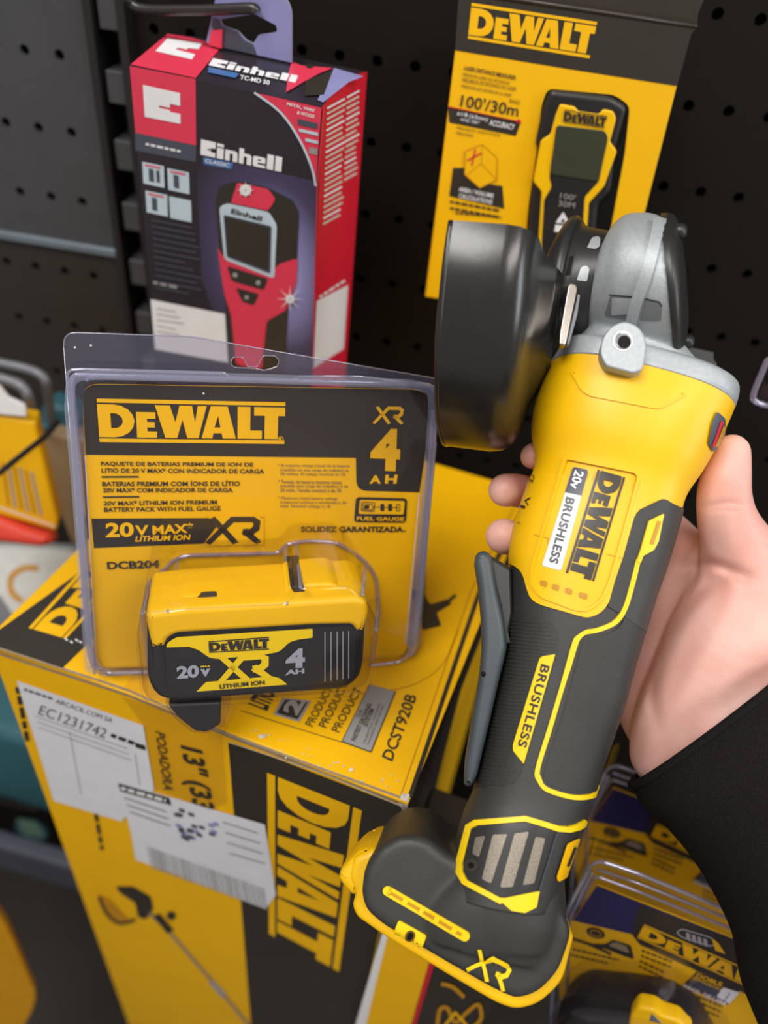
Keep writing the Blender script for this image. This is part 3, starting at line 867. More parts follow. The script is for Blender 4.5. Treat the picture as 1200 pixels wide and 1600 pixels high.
a.poly(fillet([(356, 414), (420, 434), (414, 452), (364, 438)], 4), 'bprint', lift=0.0013); a.dot(369, 428, 4, 'gprint', lift=0.0015); a.dot(405, 440, 4, 'gprint', lift=0.0015)
a.poly(fillet([(370, 448), (406, 458), (398, 476), (380, 470)], 4), 'bprint', lift=0.0013); a.dot(387, 463, 3.5, 'gprint', lift=0.0015)
for cx, cy, r in ((386, 295, 9), (455, 465, 14)):
    a.poly(circ(cx, cy, r), 'wprint', lift=0.0019) if r < 10 else a.poly(circ(cx, cy, r * 0.5), 'wprint', lift=0.0019)
    for k in range(4):
        w = math.pi * k / 4; a.line([(cx - r * 1.5 * math.cos(w), cy - r * 1.5 * math.sin(w)), (cx, cy), (cx + r * 1.5 * math.cos(w), cy + r * 1.5 * math.sin(w))], [0.2, 2.2, 0.2], 'wprint', lift=0.0020)
build('detector_picture', a, einh)
a = Art(Lid(), 0.0004, step=6)
a.poly([(204, 102), (306, 123), (346, 74), (300, 60), (262, 54)], 'pink')
q = [(262, 62), (316, 70), (300, 95), (243, 82)]
a.put(inquad([(0, 0), (1, 0), (1, 0.35), (0.72, 0.4), (0.72, 0.5), (0.45, 0.5), (0.45, 0.62), (1, 0.68), (1, 1), (0, 1)], q), tess([[(0, 0), (1, 0), (1, 0.35), (0.72, 0.4), (0.72, 0.5), (0.45, 0.5), (0.45, 0.62), (1, 0.68), (1, 1), (0, 1)]])[1], 'wprint', lift=0.0007)
a.einhell([(333, 93), (474, 122), (470, 133), (326, 104)], 'wprint', lift=0.0007)
a.poly([(326, 107), (374, 117), (368, 124), (325, 115)], 'blue', lift=0.0007)
a.row('TC-MD 50', (376, 119), (422, 128), 7, 'wprint', 0.02, lift=0.0007)
a.poly([(456, 97), (470, 104), (520, 108), (500, 116), (474, 130), (447, 146), (450, 120)], 'pink', lift=0.0006)
a.poly([(478, 128), (520, 112), (506, 150), (476, 152)], 'bprint', lift=0.0007)
a.poly([(522, 108), (568, 121), (545, 130), (505, 162), (496, 158)], 'lilac', lift=0.0006)
a.dot(484, 106, 6, 'bprint', ry=3, lift=0.0009)
build('lid_print', a, einh)
a = Art(ESIDE, 0.0004)
random.seed(11)
for k in range(22):
    y0 = 172 + k * 8.6
    for x0, x1 in ((510, 535 + 6 * random.random()), (541, 558 + 5 * random.random())):
        if k > 15 and x0 > 530: continue
        a.line([(x0 - k * 0.3, y0 - (x0 - 505) * 0.55), (x1 - k * 0.3, y0 - (x1 - 505) * 0.55)], 3.2, 'wear' if k % 4 else 'wprint')
a.poly([(494, 470), (543, 445), (536, 545), (489, 575)], 'wprint')
a.line([(504, 170), (494, 290), (488, 560)], 2.0, 'pink', lift=0.0006)
a.dash((497, 462), (537, 436), 5, 'wprint')
build('side_print', a, einh)
# hang tab with euro slot
TABN = -EYv
tabp = e_tl + EYv * (dep * 0.62)
TAB = Plane(tabp, TABN)
g = G()
tab = fillet([(322, 66), (330, 30), (338, -10), (360, -30), (430, -20), (452, 4), (456, 20), (456, 98), (345, 74)], [2, 8, 8, 10, 10, 8, 4, 1, 1])
hole = fillet([(344, 30), (398, 22), (432, 40), (433, 50), (420, 52), (404, 54), (396, 68), (384, 62), (372, 48), (348, 40)], 4)
v, f = tess([tab, hole])
P0 = [TAB.hit(x, y)[0] for x, y in v]
P1 = [p + TABN * -0.0009 for p in P0]
k = len(P0)
g.add(P0 + P1, [tuple(t) for t in f] + [tuple(i + k for i in t[::-1]) for t in f], 'lilac', False)
ring = list(range(len(tab))); rh_ = list(range(len(tab), k))
for r_l in (ring, rh_): g.add(P0 + P1, [(r_l[i], r_l[(i + 1) % len(r_l)], r_l[(i + 1) % len(r_l)] + k, r_l[i] + k) for i in range(len(r_l))], 'gprint', False)
build('hang_tab', g, einh)
a = Art(TAB, 0.0004)
a.poly([(346, 73), (331, 40), (333, 28), (343, 31), (347, 41), (371, 49), (383, 63), (396, 69), (402, 86)], 'slate')
build('tab_print', a, einh)
g = G()
add_slab(g, [(326, 70), (330, 48), (347, 46), (346, 76)], Plane(tabp - EYv * 0.002, TABN), 0.001, 'pink')
build('tuck_flap', g, einh)
# the hook it hangs from
def on(pl, x, y): return pl.hit(x, y)[0]
HK = Plane(tabp - EYv * 0.004, TABN)
hp = [on(PANEL.off(-0.004), 262, -120), on(PANEL.off(0.02), 246, -90), on(Plane(tabp + EYv * 0.02, TABN), 205, -40), on(HK, 196, -12), on(HK, 206, 6), on(HK, 226, 15), on(HK, 280, 16), on(HK, 340, 15), on(HK, 392, 13), on(HK, 400, 19)]
g = G(); v, f = tube(spline(hp, 6), 0.0029, 12); g.add(v, f, 'wire')
build('display_hook', g, None, 'thick black wire hook holding the red detector carton', 'hook', base=hp[0])

# ================================================================== laser measure carton
LYaw = math.radians(-3.07)
LX = V((math.cos(LYaw), math.sin(LYaw), 0)); LN = V((math.sin(LYaw), -math.cos(LYaw), 0))
l_tl = at(736, -14, 0.4325)
LF = Plane(l_tl, LN)
def lh(x, y): return LF.hit(x, y)[0]
outl = [(712, 30), (714, 16), (736, -30), (1096, 0), (1081, 40), (1079, 52), (1058, 134), (1003, 350), (972, 508), (820, 489), (664, 464), (689, 262)]
outl = [(718, -10), (1088, 44), (1080, 52), (1058, 134), (1003, 350), (968, 510), (664, 464), (689, 262), (711, 78)]
lbase = lh(820, 489) - LN * 0.02
laser = holder('laser_measure_carton', lbase, 'yellow and black laser measurer carton hanging behind the grinder guard', 'box')
g = G(); add_slab(g, outl, LF, 0.034, 'yprint', 0.0)
build('carton_body', g, laser, bevel=0.0008)
a = Art(LF, 0.0003)
a.poly([(717, -9), (1087, 45), (1080, 53), (1058, 134), (880, 106), (711, 78)], 'bprint')
a.line([(700, 168), (731, 172)], 0.8, 'rprint'); 
a.poly([(700, 166), (814, 190), (806, 212), (702, 191)], 'bprint')
a.line([(700, 166), (814, 190)], 1.2, 'rprint', lift=0.0006); a.dot(811, 189, 3.2, 'rprint', lift=0.0008)
a.poly([(708, 262), (726, 262), (738, 284), (785, 290), (788, 326), (702, 306)], 'bprint')
a.poly(fillet([(727, 236), (754, 225), (777, 246), (776, 280), (750, 293), (726, 272)], 2), 'yprint', lift=0.0006)
a.line([(727, 236), (754, 225), (777, 246), (776, 280), (750, 293), (726, 272)], 1.4, 'dbrown', True, lift=0.0008)
a.line([(752, 255), (754, 225)], 1.0, 'dbrown', lift=0.0008); a.line([(752, 255), (728, 274)], 1.0, 'dbrown', lift=0.0008); a.line([(752, 255), (776, 280)], 1.0, 'dbrown', lift=0.0008)
a.line([(730, 250), (753, 238)], 2.2, 'rprint', lift=0.0010); a.line([(737, 258), (743, 232)], 2.2, 'rprint', lift=0.0010)
build('front_print', a, laser)
a = Art(LF, 0.0006)
a.logo([(737, 4), (933, 34), (921, 91), (731, 60)], 'yprint')
build('front_logo', a, laser)
a = Art(LF, 0.0006)
a.row('LASER DISTANCE MEASURER', (726, 102), (807, 118), 6.5, 'bprint', 0.02)
a.row('MEDIDOR L\u00c1SER DE DISTANCIA', (724, 112), (797, 126), 6, 'bprint', 0.0)
a.row('MESUREUR DE DISTANCE AU LASER', (723, 121), (807, 136), 6, 'bprint', 0.0)
a.row('MEDIDOR DE DIST\u00c2NCIA A LASER', (722, 130), (800, 145), 6, 'bprint', 0.0)
build('front_lettering', a, laser)
a = Art(LF, 0.0006)
a.row("100'/30m", (722, 147), (812, 163), 19, 'bprint', 0.008)
build('range_text', a, laser)
a = Art(LF, 0.0006)
a.row('RANGE', (797, 154), (813, 157), 6, 'bprint', 0.0)
a.row('\u00b11/8 (\u00b13mm)', (715, 173), (763, 183), 8, 'wprint', 0.01, lift=0.0009)
a.row('AND 30ft*', (720, 183), (750, 189), 5, 'wprint', 0.0, lift=0.0009)
a.row('ACCURACY', (766, 186), (805, 194), 9, 'wprint', 0.02, lift=0.0009)
a.row('PRECISI\u00d3N / EXACTITUDE', (715, 196), (782, 208), 5, 'bprint', 0.0); a.row('PRECIS\u00c3O', (714, 204), (741, 209), 5, 'bprint', 0.0)
build('front_lettering', a, laser)
a = Art(LF, 0.0006)
a.row('AREA / VOLUME', (718, 291), (772, 302), 7, 'wprint', 0.02, lift=0.0009); a.row('CALCULATIONS', (718, 301), (770, 312), 7, 'wprint', 0.02, lift=0.0009)
a.dash((704, 312), (780, 326), 5, 'bprint'); a.dash((704, 322), (784, 337), 5, 'bprint')
a.dash((712, 330), (778, 336), 4, 'bprint')
build('front_lettering', a, laser)
g = G(); LB = LF.off(-0.004)
add_slab(g, [(722, -60), (1104, -10), (1091, 22), (1088, 42), (716, -12)], LB, 0.0012, 'bprint', 0.0)
build('hang_flap', g, laser, bevel=0.0004)
g = G(); v, f = tube([LF.hit(720, -13)[0], LF.hit(1089, 41)[0]], 0.0012, 8); g.add(v, f, 'bprint'); build('fold_ridge', g, laser)
a = Art(LF, 0.0004)
win = fillet([(846, 165), (856, 138), (960, 148), (984, 165), (976, 240), (950, 380), (930, 430), (818, 410), (826, 320), (838, 240)], 10)
a.poly(win, 'dark'); build('die_cut_window', a, laser)
# the measurer seen in the window
LD = LF.off(0.0035)
meter = holder('laser_measurer', LF.hit(880, 400)[0], 'small yellow and black laser measurer with grey display in the carton window', 'tool')
g = G(); add_slab(g, fillet([(849, 166), (860, 141), (955, 152), (980, 168), (962, 236), (955, 300), (935, 320), (925, 420), (820, 404), (832, 290), (842, 240), (836, 226)], 9), LD, 0.02, 'bpl', 0.003)
build('bumper_case', g, meter)
g = G(); add_slab(g, fillet([(868, 180), (875, 163), (898, 167), (903, 174), (936, 179), (942, 171), (958, 174), (963, 186), (953, 222), (964, 237), (944, 292), (920, 318), (914, 410), (840, 396), (846, 300), (833, 284), (845, 220), (860, 210)], 4), LD.off(0.001), 0.004, 'ypl', 0.0008)
build('yellow_front', g, meter)
g = G(); add_slab(g, fillet([(869, 197), (946, 206), (950, 218), (936, 284), (914, 308), (908, 410), (845, 400), (850, 312), (862, 292), (858, 278)], 5), LD.off(0.0015), 0.003, 'bpl', 0.0008)
build('keypad', g, meter)
g = G(); add_slab(g, fillet([(871, 196), (945, 205), (950, 214), (935, 284), (862, 273), (860, 262)], 4), LD.off(0.002), 0.003, 'screen', 0.0004)
build('display', g, meter, label='grey display')
a = Art(LD.off(0.0016), 0.0003)
a.logo([(882, 171), (949, 181), (945, 200), (880, 190)], 'bprint')
build('keypad_logo', a, meter)
a = Art(LD.off(0.0016), 0.0003)
a.row("100'", (876, 300), (900, 304), 9, 'gprint', 0.0, lift=0.0009); a.row('30M', (873, 312), (899, 316), 9, 'gprint', 0.0, lift=0.0009)
a.poly(fillet([(880, 330), (891, 350), (868, 347)], 2), 'wprint', lift=0.0009); a.poly([(880, 340), (884, 347), (876, 346)], 'bprint', lift=0.0011)
a.poly([(868, 350), (888, 353), (886, 364), (866, 361)], 'wprint', lift=0.0009)
build('keypad_marks', a, meter)
# ================================================================== battery pack in its clear clamshell, standing on the carton
CN = vec(0.1737, 0.4516, -0.875).normalized()
CARD = Plane(at(600, 800, 0.4365), CN)
BF = CARD.off(0.062)                          # front of the battery
pack_base = CARD.hit(400, 1045)[0]
pack = holder('battery_blister_pack', pack_base, 'clear clamshell blister pack with yellow and black card, standing on the tall carton', 'package')
card = G()
cpoly = fillet([(128, 600), (673, 609), (667, 690), (634, 1028), (400, 1037), (150, 1044), (133, 720)], [26, 30, 2, 22, 2, 24, 2])
add_slab(card, cpoly, CARD, 0.0008, 'yprint', 0.0)
card_o = build('card', card, pack)
a = Art(CARD, 0.0003)
a.poly(fillet([(128, 600), (673, 609), (667, 690), (655, 769), (557, 766), (556, 715), (134, 710)], [26, 30, 2, 1, 16, 2, 1]), 'bprint')
a.poly([(143, 810), (326, 809), (338, 823), (318, 849), (147, 856)], 'bprint')
a.line([(133, 712), (150, 1022)], 1.2, 'wprint'); a.line([(655, 771), (634, 1006)], 1.2, 'wprint')
build('card_print', a, card_o)
a = Art(CARD, 0.0006)
a.logo([(151, 622), (446, 628), (444, 693), (156, 690)], 'yprint')
a.text('R', [(436, 683), (441, 683), (441, 688), (436, 688)], 'yprint', 0.02); a.line(circ(438.5, 685.5, 4), 0.8, 'yprint', True)
build('card_logo', a, card_o)
a = Art(CARD, 0.0006)
rows = [('PAQUETE DE BATERIAS PREMIUM DE ION DE', 158, 720.5, 396, 722), ('LITIO DE 20 V MAX* CON INDICADOR DE CARGA', 159, 730.5, 413, 732),
        ('BATERIAS PREMIUM COM \u00cdONS DE L\u00cdTIO', 160, 750.0, 375, 749.5), ('20V MAX* COM INDICADOR DE CARGA', 161, 761.5, 364, 761),
        ('20V MAX* LITHIUM ION PREMIUM', 162, 782, 339, 780), ('BATTERY PACK WITH FUEL GAUGE', 163, 792, 345, 790)]
for t, x0, y0, x1, y1 in rows: a.row(t, (x0, y0), (x1, y1), 9.2 if '\u00cd' in t else 7.4, 'bprint', 0.022)
a.line([(159, 744.5), (217, 744.2)], 2.4, 'bprint'); a.line([(161, 776), (218, 775.5)], 2.4, 'bprint')
small = [('* El m\u00e1ximo voltaje inicial de la bater\u00eda', 434, 724, 546), ('(medido sin una carga de trabajo) es', 438, 731, 545), ('20 voltios. El voltaje nominal es 18.', 438, 737.5, 540),
         ('* Tens\u00e3o da bateria m\u00e1xima inicial', 434, 749, 533), ('(medida sem carga de trabalho) \u00e9 de', 438, 756, 544), ('20 volts. Tens\u00e3o nominal \u00e9 de 18.', 438, 762, 534),
         ('* Maximum initial battery voltage', 434, 775, 527), ('(measured without a workload) is 20', 438, 781.5, 541), ('volts. Nominal voltage is 18.', 437, 787.5, 517)]
for t, x0, y0, x1 in small: a.row(t, (x0, y0), (x1, y0 + 1), 5.6, 'slate', 0.0)
a.row('20', (165, 816), (209, 815), 23, 'yprint', 0.035, lift=0.0007); a.row('V', (211, 820), (232, 819.5), 16, 'yprint', 0.03, lift=0.0007); a.row('MAX*', (238, 819.5), (302, 816), 15, 'yprint', 0.03, lift=0.0007)
a.row('LITHIUM ION', (213, 837), (298, 834), 8.5, 'yprint', 0.03, skew=0.25, lift=0.0007)
a.poly([(322, 804), (360, 804), (412, 806), (412, 850), (320, 852), (344, 824)], 'yprint', lift=0.0008)
a.xr([(326, 806), (408, 806), (410, 849), (322, 850)], 'bprint', 0.25, lift=0.0010)
a.text('TM', [(406, 806), (412, 806), (412, 808), (406, 808)], 'bprint', 0.0, lift=0.0012)
a.text('DCB204', [(167, 877), (249, 874), (249, 887), (168, 889)], 'bprint', 0.035)
a.xr([(586, 634), (632, 635), (631, 663), (582, 662)], 'yprint', 0.22)
a.text('4', [(581, 668), (626, 670), (624, 736), (577, 734)], 'yprint', 0.05)
a.text('A', [(577, 742), (596, 742), (595, 755), (577, 755)], 'yprint', 0.04); a.text('H', [(602, 741), (621, 741), (619, 755), (601, 755)], 'yprint', 0.04)
a.poly(fillet([(556, 776), (636, 778), (634, 816), (553, 815)], 6), 'bprint')
a.poly(fillet([(562, 780), (632, 782), (630, 803), (560, 802)], 3), 'yprint', lift=0.0008)
a.line(fillet([(565, 783), (585, 784), (584, 798), (564, 797)], 2), 1.2, 'bprint', True, lift=0.0010)
a.line([(567, 786), (581, 787), (581, 789), (583, 790), (583, 793), (581, 793), (581, 796), (566, 795)], 1.0, 'bprint', True, lift=0.0010)
a.poly([(569, 788), (577, 788), (576, 794), (568, 794)], 'bprint', lift=0.0010)
a.line([(585, 791), (622, 792)], 1.2, 'bprint', lift=0.0010)
for x in (594, 606): a.poly([(x, 786), (x + 6, 786), (x + 6, 797), (x, 797)], 'bprint', lift=0.0011)
a.line([(619, 787), (624, 787), (624, 797), (619, 797)], 1.2, 'bprint', True, lift=0.0010)
a.row('FUEL GAUGE', (557, 806), (631, 807), 6.2, 'yprint', 0.03, lift=0.0008)
a.row('SOLIDEZ GARANTIZADA', (470, 821.5), (630, 822), 9, 'bprint', 0.035); a.dot(632, 829, 1.4, 'bprint')
build('card_lettering', a, card_o)
# clear back leaf with the hanging slot
g = G()
leaf = fillet([(98, 519), (300, 526), (420, 547), (684, 592), (686, 612), (655, 1012), (640, 1034), (560, 1040), (150, 1056), (136, 1022)], [22, 20, 20, 8, 6, 8, 14, 4, 18, 8])
hole = fillet([(364, 558), (380, 558), (387, 573), (402, 573), (411, 556), (430, 556), (436, 563), (434, 572), (424, 576), (412, 579), (402, 576), (366, 574), (360, 568)], 3)
LEAF = CARD.off(-0.003)
v, f = tess([leaf, hole]); P0 = [LEAF.hit(x, y)[0] for x, y in v]
g.add(P0, [tuple(t) for t in f], 'clearf', False)
build('clear_leaf', g, pack)
def rim_path(pl, pts, r, m='rim', closed=False, n=8):
    p = [pl.hit(x, y)[0] for x, y in pts]
    if closed: p.append(p[0])
    return tube(p, r, n) + (m,)
g = G()
BZ = CARD.off(0.003)
for pl, pts, r in ((LEAF, leaf + leaf[:1], 0.00035), (LEAF, hole + hole[:1], 0.0003),
        (BZ, fillet([(148, 1052), (127, 760), (112, 590), (118, 585), (345, 591), (640, 600), (684, 602), (682, 650), (650, 1010), (642, 1024)], [2, 20, 22, 12, 2, 2, 26, 8, 8, 4]), 0.0011),
        (BZ, fillet([(158, 1052), (139, 1000), (110, 640), (104, 578), (130, 577), (352, 583), (356, 589), (352, 594), (135, 588)], [10, 8, 4, 24, 4, 4, 3, 3, 8]), 0.0008),
        (BZ, [(464, 590), (462, 594), (466, 597), (600, 597), (676, 606)], 0.0006), (BZ, [(466, 588), (560, 588), (660, 600)], 0.0006),
        (BZ, fillet([(123, 720), (138, 1000), (146, 1040), (170, 1052), (232, 1049)], [2, 20, 10, 8, 2]), 0.0012),
        (BZ, fillet([(578, 1040), (628, 1034), (645, 1015), (655, 960), (680, 690)], [2, 12, 12, 2, 2]), 0.0011),
        (BZ, fillet([(677, 640), (672, 720), (646, 1002), (640, 1010)], 4), 0.0013)):
    v, f, m = rim_path(pl, pts, r); g.add(v, f, m)
for x, y in ((117, 543), (142, 540), (318, 615)): v, f = ball(BZ.hit(x, y)[0], 0.0005); g.add(v, f, 'wprint')
add_slab(g, fillet([(112, 592), (684, 605), (682, 650), (642, 1030), (150, 1050), (127, 760)], 16), CARD.off(0.005), 0.006, 'clear', 0.0, back=False)
build('clear_frame', g, pack)
a = Art(CARD.off(0.0045), 0.0)
a.line(fillet([(140, 1045), (119, 760), (108, 640), (110, 588), (160, 586), (420, 592), (640, 600), (676, 608), (677, 640), (668, 760), (640, 1010)], [4, 8, 8, 22, 8, 4, 4, 20, 8, 8, 4]), 15, 'haze')
build('hazy_bevel', a, pack)
# blown bubble over the battery
g = G()
bub = fillet([(220, 955), (213, 1000), (221, 1086), (238, 1104), (275, 1106), (560, 1087), (580, 1068), (589, 995), (588, 968), (566, 930), (545, 915), (470, 918), (448, 944), (290, 951), (262, 955), (240, 956)], [8, 10, 22, 16, 4, 20, 18, 10, 16, 14, 20, 14, 10, 12, 8, 6])
v, f, c = slab(bub, BF.off(0.003), 0.064, 0.004, seg=4, back=False)
g.add(v, f, 'clear'); g.add(v, c, 'clear', False)
e = [BF.off(0.0012).hit(x, y)[0] for x, y in bub]
v, f = tube(e + e[:1], 0.00025, 6); g.add(v, f, 'clear')
e = [CARD.off(0.001).hit(x, y)[0] for x, y in fillet([(232, 1040), (222, 960), (236, 905), (258, 890), (268, 878), (288, 868), (436, 864), (448, 850), (480, 845), (526, 847), (566, 872), (588, 900), (592, 960), (580, 1040)], [4, 10, 14, 8, 6, 10, 8, 8, 10, 16, 16, 16, 8, 2])]
v, f = tube(e, 0.0012, 8); g.add(v, f, 'rim')
for p, q, r_ in (((222, 960), (238, 908), .0007), ((262, 956), (278, 872), .0007), ((448, 944), (446, 852), .0009), ((470, 919), (462, 850), .0009), ((566, 930), (572, 880), .0009), ((588, 985), (590, 935), .0008)):
    v, f = tube([BF.off(0.001).hit(*p)[0], CARD.off(0.004).hit(*q)[0]], r_, 8); g.add(v, f, 'haze')
build('clear_bubble', g, pack)
# moulded foot of the bubble, down to the lid
g = G()
add_slab(g, fillet([(262, 1102), (346, 1098), (345, 1133), (322, 1146), (304, 1143), (278, 1122)], 4), BF.off(-0.004), 0.03, 'bpl', 0.0015)
add_slab(g, fillet([(256, 1101), (362, 1096), (352, 1136), (324, 1148), (300, 1146), (272, 1124)], 5), BF.off(-0.002), 0.034, 'clear', 0.0015)
build('blister_foot', g, pack)

# the battery itself
bat_base = BF.off(-0.03).hit(395, 1085)[0]
bat = holder('battery', bat_base, 'yellow and black tool battery inside the clear bubble of the blister pack', 'battery')
g = G()
add_slab(g, fillet([(229, 968), (230, 1066), (246, 1092), (274, 1097), (540, 1079), (562, 1062), (568, 1040), (572, 962)], [4, 18, 20, 10, 24, 16, 6, 4]), BF, 0.044, 'bpl', 0.003)
build('black_case', g, bat)
g = G()
add_slab(g, fillet([(227, 966), (232, 958), (290, 951), (560, 934), (574, 940), (577, 960), (568, 988), (556, 988), (550, 978), (490, 979), (276, 992), (262, 1000), (258, 1012), (236, 1014)], [6, 4, 4, 10, 6, 8, 4, 4, 8, 4, 10, 6, 3, 3]), BF.off(0.0012), 0.038, 'ypl', 0.003)
build('yellow_cap', g, bat)
g = G()
RB = BF.off(-0.008)
add_slab(g, fillet([(246, 962), (248, 952), (274, 950), (279, 936), (292, 932), (440, 928), (452, 916), (520, 910), (548, 936), (562, 950), (560, 962)], [4, 8, 4, 6, 8, 8, 10, 12, 8, 6, 4]), RB, 0.026, 'ypl', 0.002)
build('slide_rail', g, bat)
g = G()
add_slab(g, fillet([(303, 942), (308, 934), (318, 931), (338, 930), (344, 941)], 3), RB.off(0.0006), 0.004, 'bprint', 0.0004)
build('rail_notch', g, bat, label='dark notch in the yellow rail')
g = G()
add_slab(g, [(424, 934), (470, 930), (470, 934), (424, 938)], RB.off(0.0005), 0.002, 'orange', 0)
add_slab(g, [(400, 942), (460, 938), (460, 943), (400, 947)], RB.off(0.0005), 0.002, 'dbrown', 0)
build('rail_slots', g, bat)
g = G(); add_slab(g, fillet([(453, 917), (474, 915), (478, 930), (462, 932)], 3), RB.off(0.001), 0.03, 'bpl', 0.001); build('latch', g, bat)
a = Art(BF, 0.0005)
a.poly(fillet([(258, 1006), (276, 991), (548, 976), (556, 988), (554, 1052), (542, 1064), (276, 1083), (262, 1076)], [6, 8, 8, 6, 10, 10, 14, 10]), 'bpl', depth=0.001, lift=0.0015)
a.poly(fillet([(260, 1008), (262, 1001), (276, 992), (488, 979), (488, 993), (465, 996), (452, 1000), (436, 1015), (415, 1019), (340, 1026), (327, 1024), (310, 1012), (296, 1007)], [2, 4, 6, 2, 2, 3, 3, 6, 1, 1, 3, 3, 3]), 'ypl2', lift=0.0018)
a.poly([(307, 1077), (322, 1062), (345, 1060), (425, 1053), (436, 1056), (449, 1066)], 'ypl2', lift=0.0018)
build('label_plate', a, bat)
a = Art(BF, 0.0021)
a.xr([(342, 1022), (419, 1016), (426, 1057), (342, 1064)], 'ypl2', 0.28)
a.logo([(326, 998), (420, 991), (420, 1011), (327, 1016)], 'bprint')
a.row('LITHIUM ION', (343, 1065), (413, 1058), 7, 'bprint', 0.03, lift=0.0023)
a.text('20', [(276, 1037), (311, 1034), (311, 1054), (277, 1057)], 'silver', 0.045); a.text('v', [(313, 1041), (329, 1040), (328, 1052), (314, 1053)], 'silver', 0.05)
a.text('MAX', [(314, 1036), (329, 1035), (329, 1038), (314, 1039)], 'ypl2', 0.03)
a.text('4', [(447, 1011), (476, 1008), (476, 1039), (445, 1041)], 'silver', 0.05); a.text('AH', [(446, 1043), (475, 1040), (475, 1048), (445, 1051)], 'silver', 0.05)
build('label_lettering', a, bat)
a = Art(BF, 0.0021)
for k, x in enumerate((507, 516.5, 526, 535, 544)): a.line([(x, 984 - k * 0.5), (x, 1061 - k * 1.2)], 1.4, 'silver')
build('silver_ribs', a, bat, label='five thin silver ribs')
# ================================================================== angle grinder
def zc(y): return 0.405 - 0.00004 * (y - 345)
def S(l, r, hd, e=2.3, dz=0.0):
    y = (l[1] + r[1]) / 2; z = zc(y) + dz
    return (l, r, (z + 0.004, z - 0.008), hd, e)
BODY = [S((860, 570), (1136, 644), .040, 2.9), S((853, 584), (1132, 660), .040, 2.8), S((836, 628), (1114, 702), .040, 2.5), S((831, 668), (1092, 742), .038, 2.4), S((836, 718), (1068, 780), .034, 2.4),
        S((824, 760), (1056, 824), .032, 2.4), S((805, 818), (1037, 887), .031, 2.5), S((797, 862), (1022, 930), .030, 2.5), S((797, 905), (1008, 977), .029, 2.5), S((796, 970), (988, 1046), .028, 2.5),
        S((788, 1030), (972, 1106), .027, 2.5), S((766, 1130), (945, 1186), .026, 2.4), S((743, 1222), (923, 1258), .026, 2.4), S((723, 1270), (904, 1308), .027, 2.4), S((708, 1330), (884, 1366), .028, 2.4), S((700, 1378), (872, 1412), .029, 2.4)]
LB_ = Loft(BODY, 84, 132)
gr_base = at(770, 1470, 0.36)
gr = holder('angle_grinder', gr_base, 'yellow and black cordless angle grinder with black wheel guard, held in the hand', 'power tool')
ks = int(132 * 6 / 15); nn_ = LB_.n
g = G(); g.add(LB_.v, [q for i, q in enumerate(LB_.f) if i // nn_ < ks] + [LB_.caps[0]], 'ypl'); build('motor_housing', g, gr)
g = G(); g.add(LB_.v, [q for i, q in enumerate(LB_.f) if i // nn_ >= ks] + [LB_.caps[1]], 'rub'); build('handle', g, gr)
a = Art(LB_, 0.0008, step=8)
a.poly(spline([(1000, 796), (1027, 783), (1038, 780), (1050, 787), (1075, 800), (1100, 830), (1090, 900), (1060, 960), (1020, 990), (985, 970)], 4) + [(949, 947), (960, 907), (973, 869), (990, 808)], 'rub', depth=0.002)
build('side_grip', a, gr)
a = Art(LB_, 0.0007, step=8)
tongue = [(760, 770), (800, 742), (880, 742), (1000, 770), (992, 806), (973, 869), (960, 907)] + spline([(952, 938), (942, 953), (928, 962), (912, 964), (880, 955), (846, 945), (832, 936), (825, 922), (818, 898), (808, 886), (797, 881)], 4) + [(770, 874)]
a.poly(tongue, 'ypl', depth=0.002)
build('housing_tongue', a, gr)
a = Art(LB_, 0.0016, step=8)
a.line(fillet([(887, 716), (992, 737), (997, 745), (953, 905), (940, 936), (922, 951), (904, 954), (846, 932), (832, 910), (836, 880), (884, 722)], 10), 4.5, 'ypl', True, depth=0.0012)
a.line([(836, 836), (858, 842), (856, 850)], 1.2, 'dbrown', lift=0.0009); a.line([(948, 866), (970, 872)], 1.2, 'dbrown', lift=0.0010)
a.line(fillet([(893, 580), (910, 610), (922, 618), (1015, 636), (1030, 638), (1072, 616)], 6), 3.0, 'ypl', lift=0.0007, depth=0.0008)
build('raised_frame', a, gr)
a = Art(LB_, 0.0012, step=8)
for x, y in ((846, 906), (864, 912), (884, 918), (906, 925)):
    a.poly(fillet([(x, y), (x + 11, y + 3), (x + 9, y + 12), (x - 1, y + 8)], 3), 'dbrown')
build('top_vents', a, gr)
a = Art(LB_, 0.0013, step=8)
a.logo([(976, 746), (927, 908), (884, 895), (934, 734)], 'bprint')
build('housing_logo', a, gr)
a = Art(LB_, 0.0011, step=8)
a.poly(fillet([(897, 730), (920, 735), (877, 892), (848, 884)], 4), 'wprint')
a.poly(fillet([(897, 730), (920, 735), (909, 775), (884, 770)], [4, 4, 0, 0]), 'slate', lift=0.0014)
a.text('20v', [(914, 739), (905, 767), (891, 763), (900, 735)], 'wprint', 0.03, lift=0.0017)
a.text('BRUSHLESS', [(899, 781), (872, 882), (859, 878), (886, 777)], 'slate', 0.02, space=1.05, lift=0.0015)
for (x, y), t, h in (((836, 744), 'CE', 12), ((829, 778), 'V', 14), ((821, 792), 'I', 4), ((815, 816), '4', 4)):
    a.text(t, [(x + 3, y), (x + 3 - h * 0.3, y + h), (x - 4 - h * 0.3, y + h - 2), (x - 4, y - 2)], 'dbrown' if t == '4' else 'bprint', 0.0, lift=0.0012)
build('housing_label', a, gr)
a = Art(LB_, 0.0016, step=8)
pipe = spline([(996, 874), (987, 910), (975, 950), (960, 972), (934, 984), (914, 988), (903, 996), (897, 1010), (883, 1060), (860, 1137), (841, 1200), (842, 1217), (850, 1230), (867, 1238), (896, 1245), (921, 1243), (945, 1232)], 5)
a.line(pipe, 7.2, 'ypl2', lift=0.0010, depth=0.0015)
